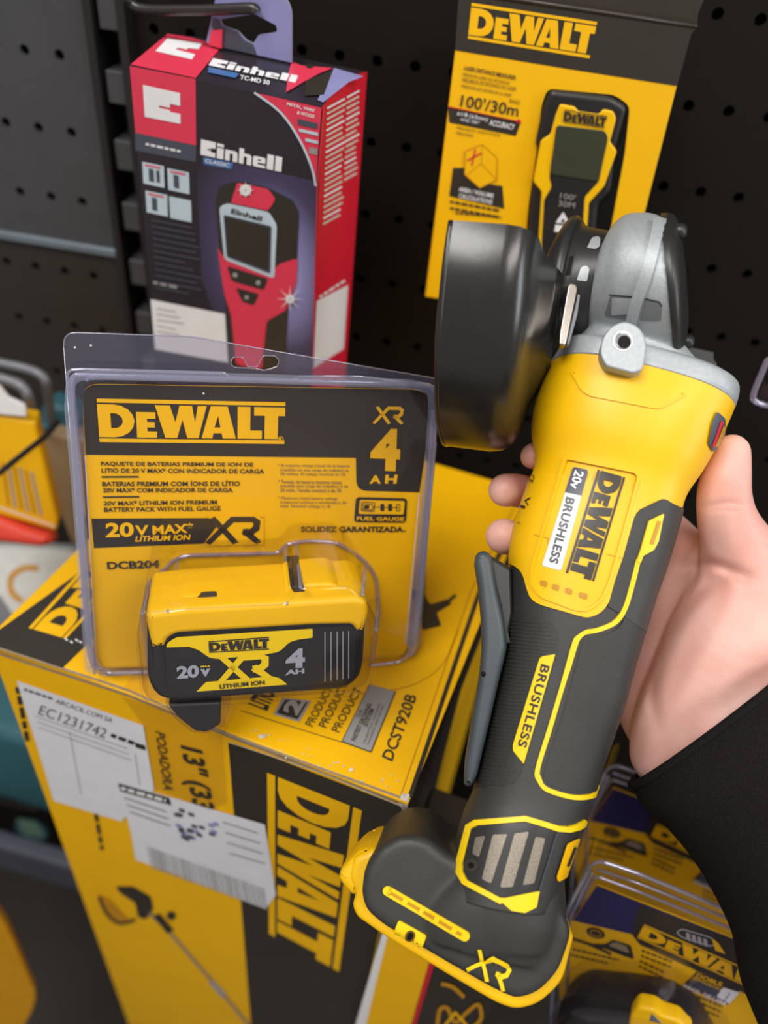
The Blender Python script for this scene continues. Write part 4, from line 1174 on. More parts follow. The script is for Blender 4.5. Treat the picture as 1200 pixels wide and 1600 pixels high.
a.poly(fillet([(1034, 802), (1025, 846), (1018, 859), (1002, 868), (998, 880), (992, 877), (998, 860), (1011, 814)], 3), 'ypl2', lift=0.0016, depth=0.001)
a.line([(1026, 814), (1014, 850)], 5, 'dbrown', lift=0.0020)
build('yellow_piping', a, gr)
a = Art(LB_, 0.0006, step=8)
a.poly(spline([(985, 925), (977, 960), (960, 985), (920, 998), (908, 1010), (880, 1110), (850, 1205), (856, 1224), (890, 1235), (945, 1230), (985, 1120), (1030, 985)], 5, True), 'rub2', depth=0.001)
build('palm_grip', a, gr)
a = Art(LB_, 0.0004, step=8)
a.poly(fillet([(765, 952), (812, 958), (860, 972), (873, 988), (872, 1014), (817, 1194), (812, 1212), (802, 1224), (720, 1232)], [2, 6, 12, 10, 6, 6, 10, 10, 2]), 'rub2', depth=0.0006)
for k in range(44):
    y = 966 + k * 5.9; xr = min(866, 848 + k * 4) if k < 5 else 866 - (y - 1000) * 0.30
    if y > 1190: xr -= (y - 1190) * 0.4
    if 1018 < y < 1192: xr = min(xr, 838 - (y - 1028) * 0.292)
    xl = 775 - max(0, y - 1010) * 0.26
    a.line([(xl, y), (xr, y + (xr - xl) * 0.10)], 2.2, 'rub', lift=0.0008, depth=0.0004)
build('finger_grip', a, gr)
a = Art(LB_, 0.0011, step=8)
a.poly(fillet([(868, 1022), (845, 1026), (803, 1164), (803, 1173), (819, 1193)], [1, 6, 3, 3, 1]), 'ypl2', depth=0.0008)
a.text('BRUSHLESS', [(860, 1041), (823, 1169), (810, 1165), (847, 1037)], 'bprint', 0.022, space=1.08, lift=0.0014)
build('handle_label', a, gr)

# battery foot, blended into the handle
BDIR = (LB_.C[14] - LB_.C[2]).normalized()
XDIR = (vec(1, 0, 0) - BDIR * vec(1, 0, 0).dot(BDIR)).normalized()
DV = BDIR.cross(XDIR).normalized()
if DV.dot(vec(0, 0, 1)) < 0: DV = -DV
DV = (DV + vec(0.10, 0, 0)).normalized()
FP = Plane(at(730, 1450, 0.344), -DV)
foot_poly = fillet([(590, 1326), (624, 1306), (664, 1308), (704, 1340), (740, 1352), (868, 1408), (888, 1440), (894, 1464), (875, 1521), (842, 1556), (806, 1566), (770, 1549), (700, 1509), (600, 1450), (571, 1426), (563, 1400), (568, 1360)], [10, 14, 14, 20, 10, 20, 10, 10, 20, 20, 14, 14, 10, 14, 12, 12, 12])
v, f, c = slab(foot_poly, FP, 0.060, 0.0035, seg=3)
neck = Loft([S((722, 1272), (905, 1310), .0265), S((709, 1322), (886, 1360), .0272), S((702, 1365), (876, 1405), .0275), S((690, 1400), (880, 1440), .027), S((700, 1440), (868, 1475), .025)], 48, 30)
skirt = Loft([S((706, 1332), (882, 1372), .0255), S((690, 1352), (884, 1400), .0262), S((664, 1378), (884, 1432), .0262), S((640, 1410), (872, 1470), .0245), S((640, 1440), (860, 1500), .022)], 48, 24)
fv, ff = fuse([(v, f + c), (neck.v, neck.f + neck.caps), (skirt.v, skirt.f + skirt.caps)], 0.0012, 9)
FOOT = Skin(fv, ff)
g = G(); g.add(fv, ff, 'rub'); build('battery_foot', g, gr)
g = G()
add_slab(g, fillet([(585, 1324), (552, 1340), (545, 1372), (556, 1398), (549, 1416), (556, 1434), (600, 1465), (700, 1526), (775, 1570), (806, 1581), (842, 1572), (880, 1537), (898, 1464), (880, 1440), (800, 1420), (640, 1360)], [10, 10, 10, 10, 10, 12, 10, 10, 14, 14, 18, 20, 8, 10, 10, 10]), FP.off(-0.0125), 0.044, 'ypl', 0.003)
build('foot_rim', g, gr)
g = G()
add_slab(g, fillet([(584, 1324), (560, 1330), (544, 1346), (531, 1360), (527, 1374), (538, 1390), (550, 1402), (576, 1396), (580, 1350)], [6, 6, 8, 8, 8, 6, 6, 4, 4]), FP.off(-0.014), 0.036, 'ypl', 0.004)
build('release_tab', g, gr)
a = Art(FOOT, 0.0013, step=6)
a.line([(606, 1391), (727, 1461)], 15, 'ypl2', depth=0.001); a.dot(606, 1391, 7.5, 'ypl2', depth=0.001); a.dot(727, 1461, 7.5, 'ypl2', depth=0.001)
a.line([(612, 1394), (722, 1458)], 5, 'dbrown', lift=0.0017)
for k in range(4): x = 632 + 26 * k; a.poly([(x, 1400 + 15 * k), (x + 7, 1404 + 15 * k), (x + 3, 1412 + 15 * k), (x - 4, 1408 + 15 * k)], 'ypl2', lift=0.0020)
build('foot_slot', a, gr)
a = Art(FOOT, 0.0013, step=6)
a.poly(fillet([(623, 1436), (668, 1461), (657, 1485), (615, 1459)], 5), 'ypl2', depth=0.001)
a.dot(642, 1459, 7.5, 'brass', lift=0.0017); a.dot(642, 1459, 4.5, 'dark', lift=0.0021)
build('screw_plate', a, gr)
a = Art(FOOT, 0.0013, step=6)
a.xr([(746, 1478), (803, 1508), (790, 1549), (728, 1513)], 'ypl2', 0.2)
build('foot_logo', a, gr)
# vent panel in the neck
a = Art(LB_, 0.0012, step=6)
frame = [(915, 1284), (902, 1291), (888, 1295), (871, 1294), (849, 1287), (821, 1279), (788, 1282), (745, 1286), (734, 1293), (720, 1346), (719, 1362), (728, 1378), (784, 1408)]
a.line(frame, 8.5, 'ypl2', depth=0.0015); a.poly([(776, 1402), (790, 1402), (841, 1391), (836, 1416), (819, 1425), (799, 1422)], 'ypl2', depth=0.0015)
build('vent_frame', a, gr)
a = Art(LB_, 0.0007, step=6)
a.poly([(738, 1294), (790, 1288), (821, 1285), (870, 1300), (842, 1392), (786, 1402), (732, 1374), (725, 1350)], 'bpl', depth=0.0012)
a.line([(868, 1302), (840, 1392)], 2.0, 'blu', lift=0.0012)
build('vent_panel', a, gr)
for q in ([(745, 1308), (760, 1306), (750, 1339), (740, 1334)], [(771, 1304), (793, 1303), (768, 1380), (754, 1373)], [(805, 1302), (826, 1299), (801, 1385), (782, 1386)], [(836, 1307), (851, 1309), (833, 1379), (816, 1382)]):
    a = Art(LB_, 0.0010, step=6); a.poly(fillet(q, 3), 'mesh'); build('vent_mesh', a, gr)
a = Art(LB_, 0.0014, step=6); a.dot(739, 1352, 10.5, 'bprint', depth=0.001); a.dot(739, 1352, 4.5, 'dark', lift=0.0017); build('vent_screw', a, gr)
a = Art(LB_, 0.0009, step=6)
a.poly(fillet([(903, 1308), (884, 1317), (867, 1370), (870, 1377), (884, 1369), (912, 1330)], 4), 'yprint'); a.line([(896, 1322), (884, 1352)], 4, 'bprint', lift=0.0012)
build('neck_badge', a, gr)
# warning badge by the thumb
a = Art(LB_, 0.0009, step=6)
a.poly(fillet([(1118, 642), (1131, 654), (1130, 690), (1112, 706), (1104, 692), (1110, 660)], 4), 'slate'); a.poly([(1123, 657), (1127, 658), (1113, 698), (1109, 696)], 'rprint', lift=0.0012)
a.poly([(1127, 664), (1131, 668), (1119, 698), (1114, 696)], 'dbrown', lift=0.0012)
build('warning_badge', a, gr)
# paddle switch
g = G(); PP_ = Plane(at(760, 1000, 0.362), -DV)
add_slab(g, fillet([(741, 876), (744, 864), (757, 859), (768, 866), (776, 915), (788, 970), (793, 1012), (783, 1052), (765, 1130), (745, 1215), (735, 1232), (725, 1229), (726, 1200), (736, 1140), (750, 1055), (754, 1010), (752, 960), (747, 910)], [6, 6, 6, 6, 10, 10, 10, 10, 10, 8, 6, 4, 10, 10, 10, 20, 20, 10]), PP_, 0.026, 'blu', 0.003)
v, f = revolve([(0, 0), (0, 0.0011), (0.0004, 0.0011), (0.0004, 0)], PP_.hit(755, 1053)[0], -DV, vec(1, 0, 0), n=12); g.add(v, f, 'dark')
build('paddle_switch', g, gr)
g = G(); add_slab(g, fillet([(756, 868), (768, 868), (800, 888), (802, 960), (792, 1012), (776, 940)], 5), Plane(at(775, 920, 0.372), -DV), 0.02, 'bpl', 0.002); build('paddle_bracket', g, gr)

# gear head: everything turned about the spindle
SA = vec(0.97, 0.14, -0.20).normalized()
X0 = vec(0, -0.10, -1); X0 = (X0 - SA * X0.dot(SA)).normalized()
GC = at(735, 460, zc(425) - 0.004)
def sp(px_, py_=None):   # distance along the spindle for a point seen at x
    lo, hi = -0.1, 0.25
    for _ in range(40):
        m = (lo + hi) / 2; q = ROT.transposed() @ (GC + SA * m - EYE)
        if 600 + FPX * q.x / q.z < px_: lo = m
        else: hi = m
    return lo
g = G(); R = 0.076; T = 0.0016
prof = [(-0.002, R), (0.020, R), (0.026, R - 0.0012), (0.031, R - 0.005), (0.0335, R - 0.011), (0.036, 0.052), (0.041, 0.040), (0.044, 0.033)]
inn = [(s - (T if r < R - 0.003 else 0), r - T) for s, r in prof]
v, f = revolve(prof + inn[::-1] + prof[:1], GC, SA, X0, 0, 160, 72)
kk = len(prof) * 2 + 1
g.add(v, f, 'guard')
for e in (0, 72): 
    b0 = e * kk; k = len(prof)
    for i in range(k - 1): g.add([v[b0 + i], v[b0 + i + 1], v[b0 + 2 * k - 2 - i], v[b0 + 2 * k - 1 - i]], [(0, 1, 2, 3)], 'guard', False)
v, f = tube(spline([GC + SA * -0.002 + (X0 * math.cos(math.radians(w)) + SA.cross(X0) * math.sin(math.radians(w))) * (R - 0.0008) for w in range(0, 161, 5)], 2), 0.0013, 8); g.add(v, f, 'guard')
build('wheel_guard', g, gr)
g = G()
def SG(t, b, z, hd, e=2.0): return (t, b, z, hd, e)
def GZ(t, b): return .396 - ((t[0] + b[0]) / 2 - 860) * .0001
CLL = Loft([SG(t_, b_, GZ(t_, b_), h_) for t_, b_, h_ in (((882, 392), (848, 552), .033), ((894, 358), (858, 566), .036), ((906, 346), (868, 568), .0375), ((914, 352), (876, 562), .036), ((922, 362), (884, 548), .033), ((945, 368), (906, 540), .0325), ((964, 372), (920, 532), .032))], 72, 40)
g.add(CLL.v, CLL.f + CLL.caps, 'bpl')
build('guard_collar', g, gr)
a = Art(CLL, 0.0004, step=6)
a.poly(fillet([(934, 370), (938, 373), (937, 386), (930, 390), (917, 388), (925, 372)], 2), 'alu')
a.poly(fillet([(908, 418), (916, 415), (921, 420), (917, 440), (901, 438)], 3), 'alu'); a.poly(fillet([(891, 400), (897, 400), (891, 430), (884, 430)], 2), 'dark')
build('collar_slots', a, gr)
g = G()
v, f = revolve([(0.0, 0.0), (0.0, 0.008), (0.022, 0.008), (0.022, 0.012), (0.030, 0.012), (0.044, 0.014)], GC, SA, X0, n=24); g.add(v, f, 'brass')
build('spindle', g, gr)
g = G()
GLF = Loft([SG(t_, b_, GZ(t_, b_), h_) for t_, b_, h_ in (((966, 368), (918, 524), .0312), ((974, 352), (934, 534), .035), ((988, 345), (958, 546), .0385), ((1014, 342), (1010, 560), .0405), ((1037, 346), (1058, 566), .0405))], 80, 60)
v1, f1 = GLF.v, GLF.f + GLF.caps
def S2(l, r, hd, e, dz=0.0): return S(l, r, hd, e, dz)
nk = Loft([S((872, 556), (1134, 634), .0380, 3.0), S((893, 542), (1098, 604), .036, 3.0), S((918, 522), (1068, 566), .034, 3.2), S((930, 492), (1052, 520), .031, 3.2), S((945, 450), (1042, 470), .028, 3.0)], 64, 40)
cl_ = Loft([S((854, 580), (1132, 656), .0405, 2.9), S((858, 571), (1136, 648), .0405, 3.0), S((864, 554), (1140, 628), .0400, 3.0), S((872, 548), (1134, 618), .0370, 3.0)], 72, 20)
fv2, ff2 = fuse([(v1, f1), (nk.v, nk.f + nk.caps)], 0.0012, 6)
g.add(fv2, ff2, 'alu'); build('gear_case', g, gr)
g = G(); g.add(cl_.v, cl_.f + cl_.caps, 'alu'); build('case_flange', g, gr)
GS = Skin(fv2, ff2)
a = Art(GS, 0.0004, step=6)
a.poly(fillet([(954, 462), (990, 464), (985, 490), (978, 498), (945, 493)], 3), 'greymet'); a.poly(fillet([(957, 464), (989, 466), (984, 490), (956, 492)], 3), 'alu', lift=0.0006)
a.poly(fillet([(1008, 467), (1034, 474), (1033, 500), (1000, 500), (1004, 484)], 4), 'greymet')
a.line([(953, 460), (990, 463)], 1.6, 'dark', lift=0.0008); a.line([(1008, 466), (1030, 471), (1035, 478)], 1.6, 'dark', lift=0.0008)
build('case_windows', a, gr)
a = Art(GS, 0.0026, step=6)
a.line(spline([(1027, 348), (1024, 375), (1017, 410), (1008, 440), (996, 472), (988, 502)], 6), [17] * 36 if False else 17, 'alu', depth=0.0045)
build('case_rib', a, gr)
# handle boss
ND = (nk.ev(0.35, math.pi / 2) - nk.cr(nk.C, 0.35 * 4)).normalized()
BO = Plane(at(973, 545, 0.3475), ND)
g = G()
add_slab(g, fillet([(936, 552), (941, 526), (955, 508), (976, 500), (999, 509), (1011, 530), (1009, 556), (1004, 578), (990, 584), (946, 572)], [10, 12, 12, 14, 12, 12, 10, 6, 6, 6]), BO, 0.022, 'alu', 0.001)
build('handle_boss', g, gr)
a = Art(BO, 0.0003)
a.poly(circ(973, 533, 15.5, 15.5), 'steel'); a.poly(circ(973.5, 534, 13), 'greymet', lift=0.0005); a.poly(circ(975, 535, 10), 'dark', lift=0.0007); a.line(_arc(972, 532, 12, 12, 120, 260), 2.4, 'alu', lift=0.0009)
build('threaded_hole', a, gr)
# black cover, its screws and the spindle lock
g = G()
CV = Loft([SG(t_, b_, GZ(t_, b_), h_) for t_, b_, h_ in (((1033, 341), (1055, 572), .0414), ((1047, 341), (1063, 571), .0412), ((1058, 350), (1070, 556), .037), ((1066, 378), (1074, 525), .028), ((1071, 415), (1076, 490), .015))], 72, 40)
g.add(CV.v, CV.f + CV.caps, 'bpl')
build('case_cover', g, gr)
for x, y in ((1061, 362), (1073, 534)):
    q = CV.hit(x, y); g = G(); v, f = revolve([(-0.003, 0.0), (-0.003, 0.0034), (0.002, 0.0034), (0.0032, 0.002), (0.0034, 0)], q[0], vec(0.8, 0.1, -0.5), vec(0, 0, -1), n=16); g.add(v, f, 'bpl'); build('cover_screw', g, gr)
g = G(); LKP = Plane(at(1095, 565, zc(565) - 0.026), -DV)
add_slab(g, fillet([(1072, 538), (1117, 548), (1117, 560), (1122, 566), (1115, 594), (1095, 590), (1074, 580)], 3), LKP, 0.022, 'bpl', 0.0012); build('lock_button', g, gr)
# steel clamp lever on the collar
g = G(); LV_ = Plane(at(890, 490, zc(490) - 0.041), -DV)
add_slab(g, fillet([(887, 446), (891, 441), (900, 443), (903, 450), (886, 532), (883, 540), (873, 538), (874, 520)], 3), LV_, 0.006, 'steel', 0.0008)
add_slab(g, fillet([(903, 448), (908, 455), (903, 490), (890, 538), (884, 540), (900, 470)], 3), LV_.off(-0.003), 0.004, 'greymet', 0.0006)
build('clamp_lever', g, gr)
# ================================================================== right hand and dark sleeve
hand_base = at(1150, 1330, 0.39)
man = holder('person', hand_base, 'right hand and black knit sleeve holding the grinder from behind, thumb at its right', 'person')
parts = []
def L(*ch): parts.extend(limb(ch))
# thumb, thenar, wrist, forearm
L((1143, 707, .384, 31), (1135, 740, .384, 39), (1131, 775, .386, 43), (1136, 812, .390, 47), (1150, 850, .396, 56), (1168, 895, .402, 74))
L((1168, 895, .402, 74), (1165, 950, .404, 92), (1135, 1020, .404, 100), (1098, 1090, .404, 92), (1062, 1140, .404, 76), (1035, 1180, .404, 52))
L((1200, 890, .412, 70), (1225, 1000, .412, 100), (1180, 1080, .404, 110), (1120, 1140, .400, 100), (1180, 1180, .394, 120), (1260, 1260, .380, 130), (1340, 1340, .365, 130))
L((1098, 1090, .404, 86), (1090, 1150, .404, 75), (1150, 1180, .398, 95))
# heel of the hand and palm behind the tool
L((1050, 1165, .412, 54), (1010, 1110, .432, 46), (1010, 1040, .436, 44), (1035, 960, .436, 44), (1060, 890, .434, 42))
L((1090, 1080, .420, 70), (1060, 1000, .432, 52), (1090, 930, .430, 52), (1120, 880, .418, 50))
# fingers: base, middle joint, tip curling round the far side
L((1085, 880, .430, 42), (1035, 825, .440, 36), (960, 760, .446, 31), (885, 722, .442, 28), (848, 712, .425, 25), (832, 713, .409, 22))
L((1055, 930, .436, 40), (960, 850, .449, 33), (870, 790, .446, 30), (815, 768, .430, 28), (788, 766, .413, 28))
L((1035, 990, .438, 38), (950, 915, .449, 32), (865, 865, .446, 29), (812, 845, .430, 28), (786, 838, .412, 30))
L((1020, 1060, .438, 34), (950, 1000, .446, 26), (880, 960, .442, 23), (838, 940, .428, 21), (822, 930, .418, 20))
hv, hf = fuse(parts, 0.0014, 34)
# creases of the palm and thumb
def crease(pts, z, w, d):
    return [at(x, y, z) for x, y in spline(pts, 8)], w, d
CR = [crease([(1175, 905), (1140, 892), (1110, 882), (1085, 886), (1066, 892)], .372, .0030, .0036),
      crease([(1140, 893), (1105, 915), (1075, 945), (1048, 985), (1025, 1040), (1018, 1090), (1030, 1140)], .375, .0034, .0032),
      crease([(1086, 796), (1105, 791), (1140, 786), (1165, 790)], .352, .0016, .0008), crease([(1166, 782), (1180, 789), (1190, 800)], .365, .0015, .0010),
      crease([(1176, 772), (1186, 779)], .37, .0012, .0008), crease([(1098, 800), (1130, 796), (1160, 800)], .352, .0012, .0005)]
def scr(p):
    q = ROT.transposed() @ (p - EYE); return V((600 + FPX * q.x / q.z, 800 + FPX * q.y / q.z)), q.z
CR2 = [([scr(k)[0] for k in c], w, d) for c, w, d in CR]
def segd(p, a, b):
    e = b - a; t = max(0.0, min(1.0, (p - a).dot(e) / max(1e-9, e.dot(e)))); return (p - a - e * t).length
pts2 = []
for p in hv:
    s2, z = scr(p); mv = 0.0
    if z < .425:
        for c, w, d in CR2:
            bb = min(range(len(c)), key=lambda i: (s2 - c[i]).length)
            best = min(segd(s2, c[max(0, bb - 1)], c[bb]), segd(s2, c[bb], c[min(len(c) - 1, bb + 1)]))
            ends = min(bb, len(c) - 1 - bb) / (len(c) * 0.3)
            mv = max(mv, d * min(1.0, 0.15 + ends) * math.exp(-(best * z / FPX / w) ** 2))
    pts2.append(p + (p - EYE).normalized() * mv)
m = mat('skin', (226, 168, 152), 0.48, vary=0.10, scale=30, bump=0.15, bscale=1100, sub=0.22)
nt = m.node_tree; r = [n for n in nt.nodes if n.type == 'VALTORGB'][0]
r.color_ramp.elements[0].color = (*lin((226, 164, 152)), 1); r.color_ramp.elements[1].color = (*lin((236, 190, 178)), 1)
M['skin'] = m
M['nail'] = mat('nail', (226, 170, 160), 0.3, vary=0.02)
g = G(); g.add(pts2, hf, 'skin'); build('hand', g, man)
# sleeve
def R4(l, r, z, hd): return (l, r, z, hd, 2.1)
SLV = Loft([R4((988, 1224), (1272, 1010), (.405, .385), .048), R4((1004, 1256), (1310, 1040), (.402, .380), .052), R4((1040, 1286), (1345, 1072), (.398, .376), .055), R4((1084, 1340), (1400, 1120), (.392, .370), .058),
            R4((1121, 1402), (1460, 1180), (.385, .362), .060), R4((1144, 1456), (1520, 1240), (.377, .354), .062), R4((1158, 1530), (1580, 1310), (.368, .345), .063), R4((1190, 1612), (1640, 1400), (.358, .335), .064), R4((1235, 1720), (1700, 1500), (.345, .32), .066)], 80, 90)
g = G(); g.add(SLV.v, SLV.f, 'cloth')
# turned hem
e = [SLV.ev(0.004, 2 * math.pi * i / 80) for i in range(81)]
v, f = tube(e, 0.0022, 8, False); g.add(v, f, 'cloth')
c0 = SLV.cr(SLV.C, 0)
inn = [c0 + (p - c0) * 0.97 for p in e[:80]]; inn2 = [p + (SLV.cr(SLV.C, 2.0) - c0) for p in inn]
k = len(inn); g.add(inn + inn2, [(i, i + k, (i + 1) % k + k, (i + 1) % k) for i in range(k)], 'cloth')
o = build('sleeve', g, man)
# ================================================================== two tape measure packs on the lower right
PYW = math.radians(-19)
KX = V((math.cos(PYW), math.sin(PYW), 0)); KN0 = V((math.sin(PYW), -math.cos(PYW), 0))
KN = (KN0 * math.cos(math.radians(8)) + UP * math.sin(math.radians(8))).normalized()
def tape_pack(z, base, label, dx, dy, k, full):
    """clear pack with navy and yellow card; dx, dy, k move and scale the measured outline"""
    def T(pts): return [(933 + dx + (x - 933) * k, 1383 + dy + (y - 1383) * k) for x, y in pts]
    P = Plane(at(933 + dx, 1383 + dy, z), KN)
    h = holder('tape_measure_pack', P.hit(*T([(1010, 1640)])[0])[0], label, 'package', 'tape measure packs beside the carton')
    g = G(); add_slab(g, T([(933, 1383), (1180, 1480), (1330, 1540), (1290, 1700), (880, 1600), (868, 1500), (893, 1440)]), P, 0.0008, 'yprint', 0); c = build('card', g, h)
    a = Art(P, 0.0003)
    a.poly(T([(933, 1383), (1180, 1480), (1330, 1540), (1318, 1575), (1150, 1500), (1070, 1470), (995, 1461), (895, 1438)]), 'navy')
    a.poly(T([(1000, 1412), (1030, 1424), (1150, 1470), (1330, 1540), (1330, 1600), (1150, 1533), (1003, 1466), (988, 1459), (995, 1428)]), 'bprint', lift=0.0005)
    a.poly(T([(987, 1459), (1003, 1464), (1150, 1531), (1330, 1614), (1325, 1632), (1150, 1544), (1000, 1475)]), 'bprint', lift=0.0005)
    a.line(T([(895, 1466), (920, 1474), (955, 1490)]), 4 * k, 'bprint', lift=0.0005)
    a.poly(circ(*T([(931, 1457)])[0], 15 * k, 8 * k, rot=0.3), 'bprint', lift=0.0005); a.line(circ(*T([(931, 1457)])[0], 9 * k, 4.5 * k, rot=0.3), 1.5 * k, 'dbrown', True, lift=0.0007)
    a.poly(fillet(T([(912, 1473), (946, 1474), (958, 1467), (986, 1476), (991, 1498), (970, 1491), (948, 1482)]), 4), 'bprint', lift=0.0006)
    a.poly(fillet(T([(950, 1475), (962, 1470), (980, 1477), (984, 1488)]), 4), 'board', lift=0.0008)
    build('card_print', a, c)
    a = Art(P, 0.0009)
    a.logo(T([(1007, 1442), (1205, 1528), (1197, 1553), (996, 1463)]), 'yprint'); build('card_logo', a, c)
    a = Art(P, 0.0006)
    for i in range(2): a.dash(*T([(896 - 3 * i, 1480 + 9 * i), (968 - 18 * i, 1497 + 5 * i)]), 4 * k, 'bprint')
    for i in range(4): a.dash(*T([(1004 - 1.5 * i, 1482 + 8 * i), (1052 - 2 * i - (10 if i > 1 else 0), 1500 + 8 * i)]), 4.5 * k, 'bprint')
    build('card_lettering', a, c)
    a = Art(P, 0.0006)
    a.poly(T([(1088, 1517), (1150, 1541), (1156, 1548), (1136, 1569), (1068, 1537)]), 'bprint'); a.poly(T([(1082, 1527), (1144, 1551), (1128, 1560), (1074, 1536)]), 'slate', lift=0.0008)
    a.row('DOBLE', *T([(1090, 1518), (1130, 1533)]), 7 * k, 'yprint', 0.03, lift=0.0010); a.row('IMPRESI\u00d3N', *T([(1085, 1523), (1128, 1541)]), 5 * k, 'yprint', 0.02, lift=0.0010)
    a.row('F\u00c1CIL DE LEER', *T([(1071, 1534), (1138, 1563)]), 7 * k, 'wprint', 0.03, lift=0.0010)
    a.poly(T([(1130, 1540), (1156, 1548), (1140, 1566), (1120, 1554)]), 'wprint', lift=0.0011)
    for i, t in enumerate('234'): a.row(t, *T([(1138 - 3.5 * i, 1547 + 5 * i), (1142 - 3.5 * i, 1549 + 5 * i)]), 4 * k, 'bprint', lift=0.0013)
    for i in range(3): a.dash(*T([(1086 - i, 1552 + 8 * i), (1130 - 2 * i, 1570 + 8 * i)]), 4 * k, 'bprint')
    build('double_print_badge', a, c)
    a = Art(P, 0.0006)
    a.line(fillet(T([(1057, 1454), (1066, 1449), (1110, 1462), (1120, 1470), (1112, 1476), (1066, 1462)]), 4), 2 * k, 'silver', True, lift=0.0011)
    for i in range(4): a.poly(T([(1072 + 9 * i, 1454 + 3 * i), (1078 + 9 * i, 1456 + 3 * i), (1079 + 9 * i, 1468 + 3 * i), (1073 + 9 * i, 1465 + 3 * i)]), 'silver', lift=0.0012)
    a.poly(T([(1112, 1463), (1122, 1470), (1134, 1488), (1118, 1482)]), 'yprint', lift=0.0012)
    build('silver_emblem', a, c)
    g = G(); PB = P.off(0.016)
    out = fillet(T([(922, 1352), (938, 1345), (1000, 1366), (1180, 1440), (1330, 1505), (1330, 1720), (860, 1620), (866, 1500), (878, 1440)]), 14 * k)
    v, f, cc = slab(out, PB, 0.022, 0.004, seg=3, back=False); g.add(v, f, 'clear'); g.add(v, cc, 'clear', False)
    e = [PB.off(-0.001).hit(x, y)[0] for x, y in out]; v, f = tube(e + e[:1], 0.0012, 8); g.add(v, f, 'rim')
    e = [P.off(0.001).hit(x, y)[0] for x, y in fillet(T([(884, 1600), (890, 1436), (930, 1368), (1000, 1394), (1180, 1466), (1330, 1526)]), 8)]; v, f = tube(e, 0.0010, 8); g.add(v, f, 'rim')
    for q in ([(932, 1358), (1000, 1381), (1180, 1452), (1330, 1516)], [(925, 1362), (893, 1428), (876, 1480)]):
        e = [P.off(0.008).hit(x, y)[0] for x, y in T(q)]; v, f = tube(e, 0.0010, 8); g.add(v, f, 'rim')
    build('clear_shell', g, h)
    if full:
        b = holder('tape_measure', P.hit(1000, 1640)[0], 'black and yellow tape measure bulging from the nearer pack at the bottom edge', 'tape measure')
        g = G(); TB = P.off(0.034)
        add_slab(g, fillet([(878, 1606), (905, 1592), (985, 1602), (1040, 1614), (1085, 1640), (1120, 1700), (1110, 1800), (850, 1790), (858, 1640)], 16), TB, 0.036, 'bpl', 0.006); build('case', g, b)
        g = G(); add_slab(g, fillet([(984, 1590), (996, 1574), (1022, 1579), (1036, 1589), (1060, 1596), (1082, 1620), (1040, 1610), (1030, 1650), (1008, 1740), (966, 1720)], 6), TB.off(0.0015), 0.01, 'ypl', 0.002); build('yellow_side', g, b)
        g = G(); add_slab(g, fillet([(1014, 1596), (1018, 1584), (1034, 1600)], 1.5), TB.off(0.002), 0.006, 'greymet', 0.0006); build('belt_clip', g, b)
        g = G(); bub = fillet([(868, 1600), (900, 1584), (1000, 1594), (1054, 1608), (1104, 1640), (1140, 1700), (1130, 1820), (840, 1800), (846, 1640)], 20)
        v, f, cc = slab(bub, P.off(0.038), 0.036, 0.007, seg=4, back=False); g.add(v, f, 'clear'); g.add(v, cc, 'clear', False); build('clear_bubble', g, h)
    return h
tape_pack(0.470, None, 'nearer of the two clear tape measure packs under the black sleeve', 0, 0, 1.0, True)
tape_pack(0.560, None, 'farther clear tape measure pack, between grinder neck and sleeve', 25, -152, 0.93, False)

# ================================================================== boxes low between the carton and the grinder
def upright(name, label, tl, tr, z, depth, yaw, drop, m, cat='box', side=None):
    yw_ = math.radians(yaw); nx = V((math.sin(yw_), -math.cos(yw_), 0))
    P = Plane(at(*tl, z), nx); a, b = P.hit(*tl)[0], P.hit(*tr)[0]; b.z = a.z
    dn = V((0, 0, -drop if drop else -a.z)); bk = -nx * depth
    h = holder(name, (a + b) / 2 + dn + bk / 2, label, cat)
    g = G(); v, f = box_v([a, b, b + dn, a + dn, a + bk, b + bk, b + dn + bk, a + dn + bk]); g.add(v, f, m, False)
    build('carton_body', g, h, bevel=0.0012)
    return h, P
h, P = upright('tool_carton', 'black carton with yellow side panel and red stripe at the bottom edge', (602, 1440), (800, 1516), 0.50, 0.10, -16, None, 'bprint')
a = Art(P, 0.0004)
a.poly([(602, 1442), (610, 1445), (572, 1600), (540, 1740), (526, 1740), (556, 1600)], 'wprint')
a.poly([(610, 1445), (684, 1472), (646, 1600), (606, 1740), (540, 1740), (572, 1600)], 'yprint')
a.poly([(680, 1471), (688, 1474), (650, 1600), (610, 1740), (602, 1740), (642, 1600)], 'rprint')
build('front_print', a, h)
a = Art(P, 0.0008)
a.line(spline([(684, 1600), (688, 1576), (700, 1574), (712, 1596), (730, 1580), (748, 1568), (752, 1590), (736, 1606)]), 6, 'dbrown')
a.line(spline([(690, 1535), (708, 1540), (726, 1556)]), 6, 'dbrown', lift=0.0010); a.line([(696, 1600), (712, 1580), (730, 1600)], 4, 'yprint', lift=0.0010)
build('front_lettering', a, h)

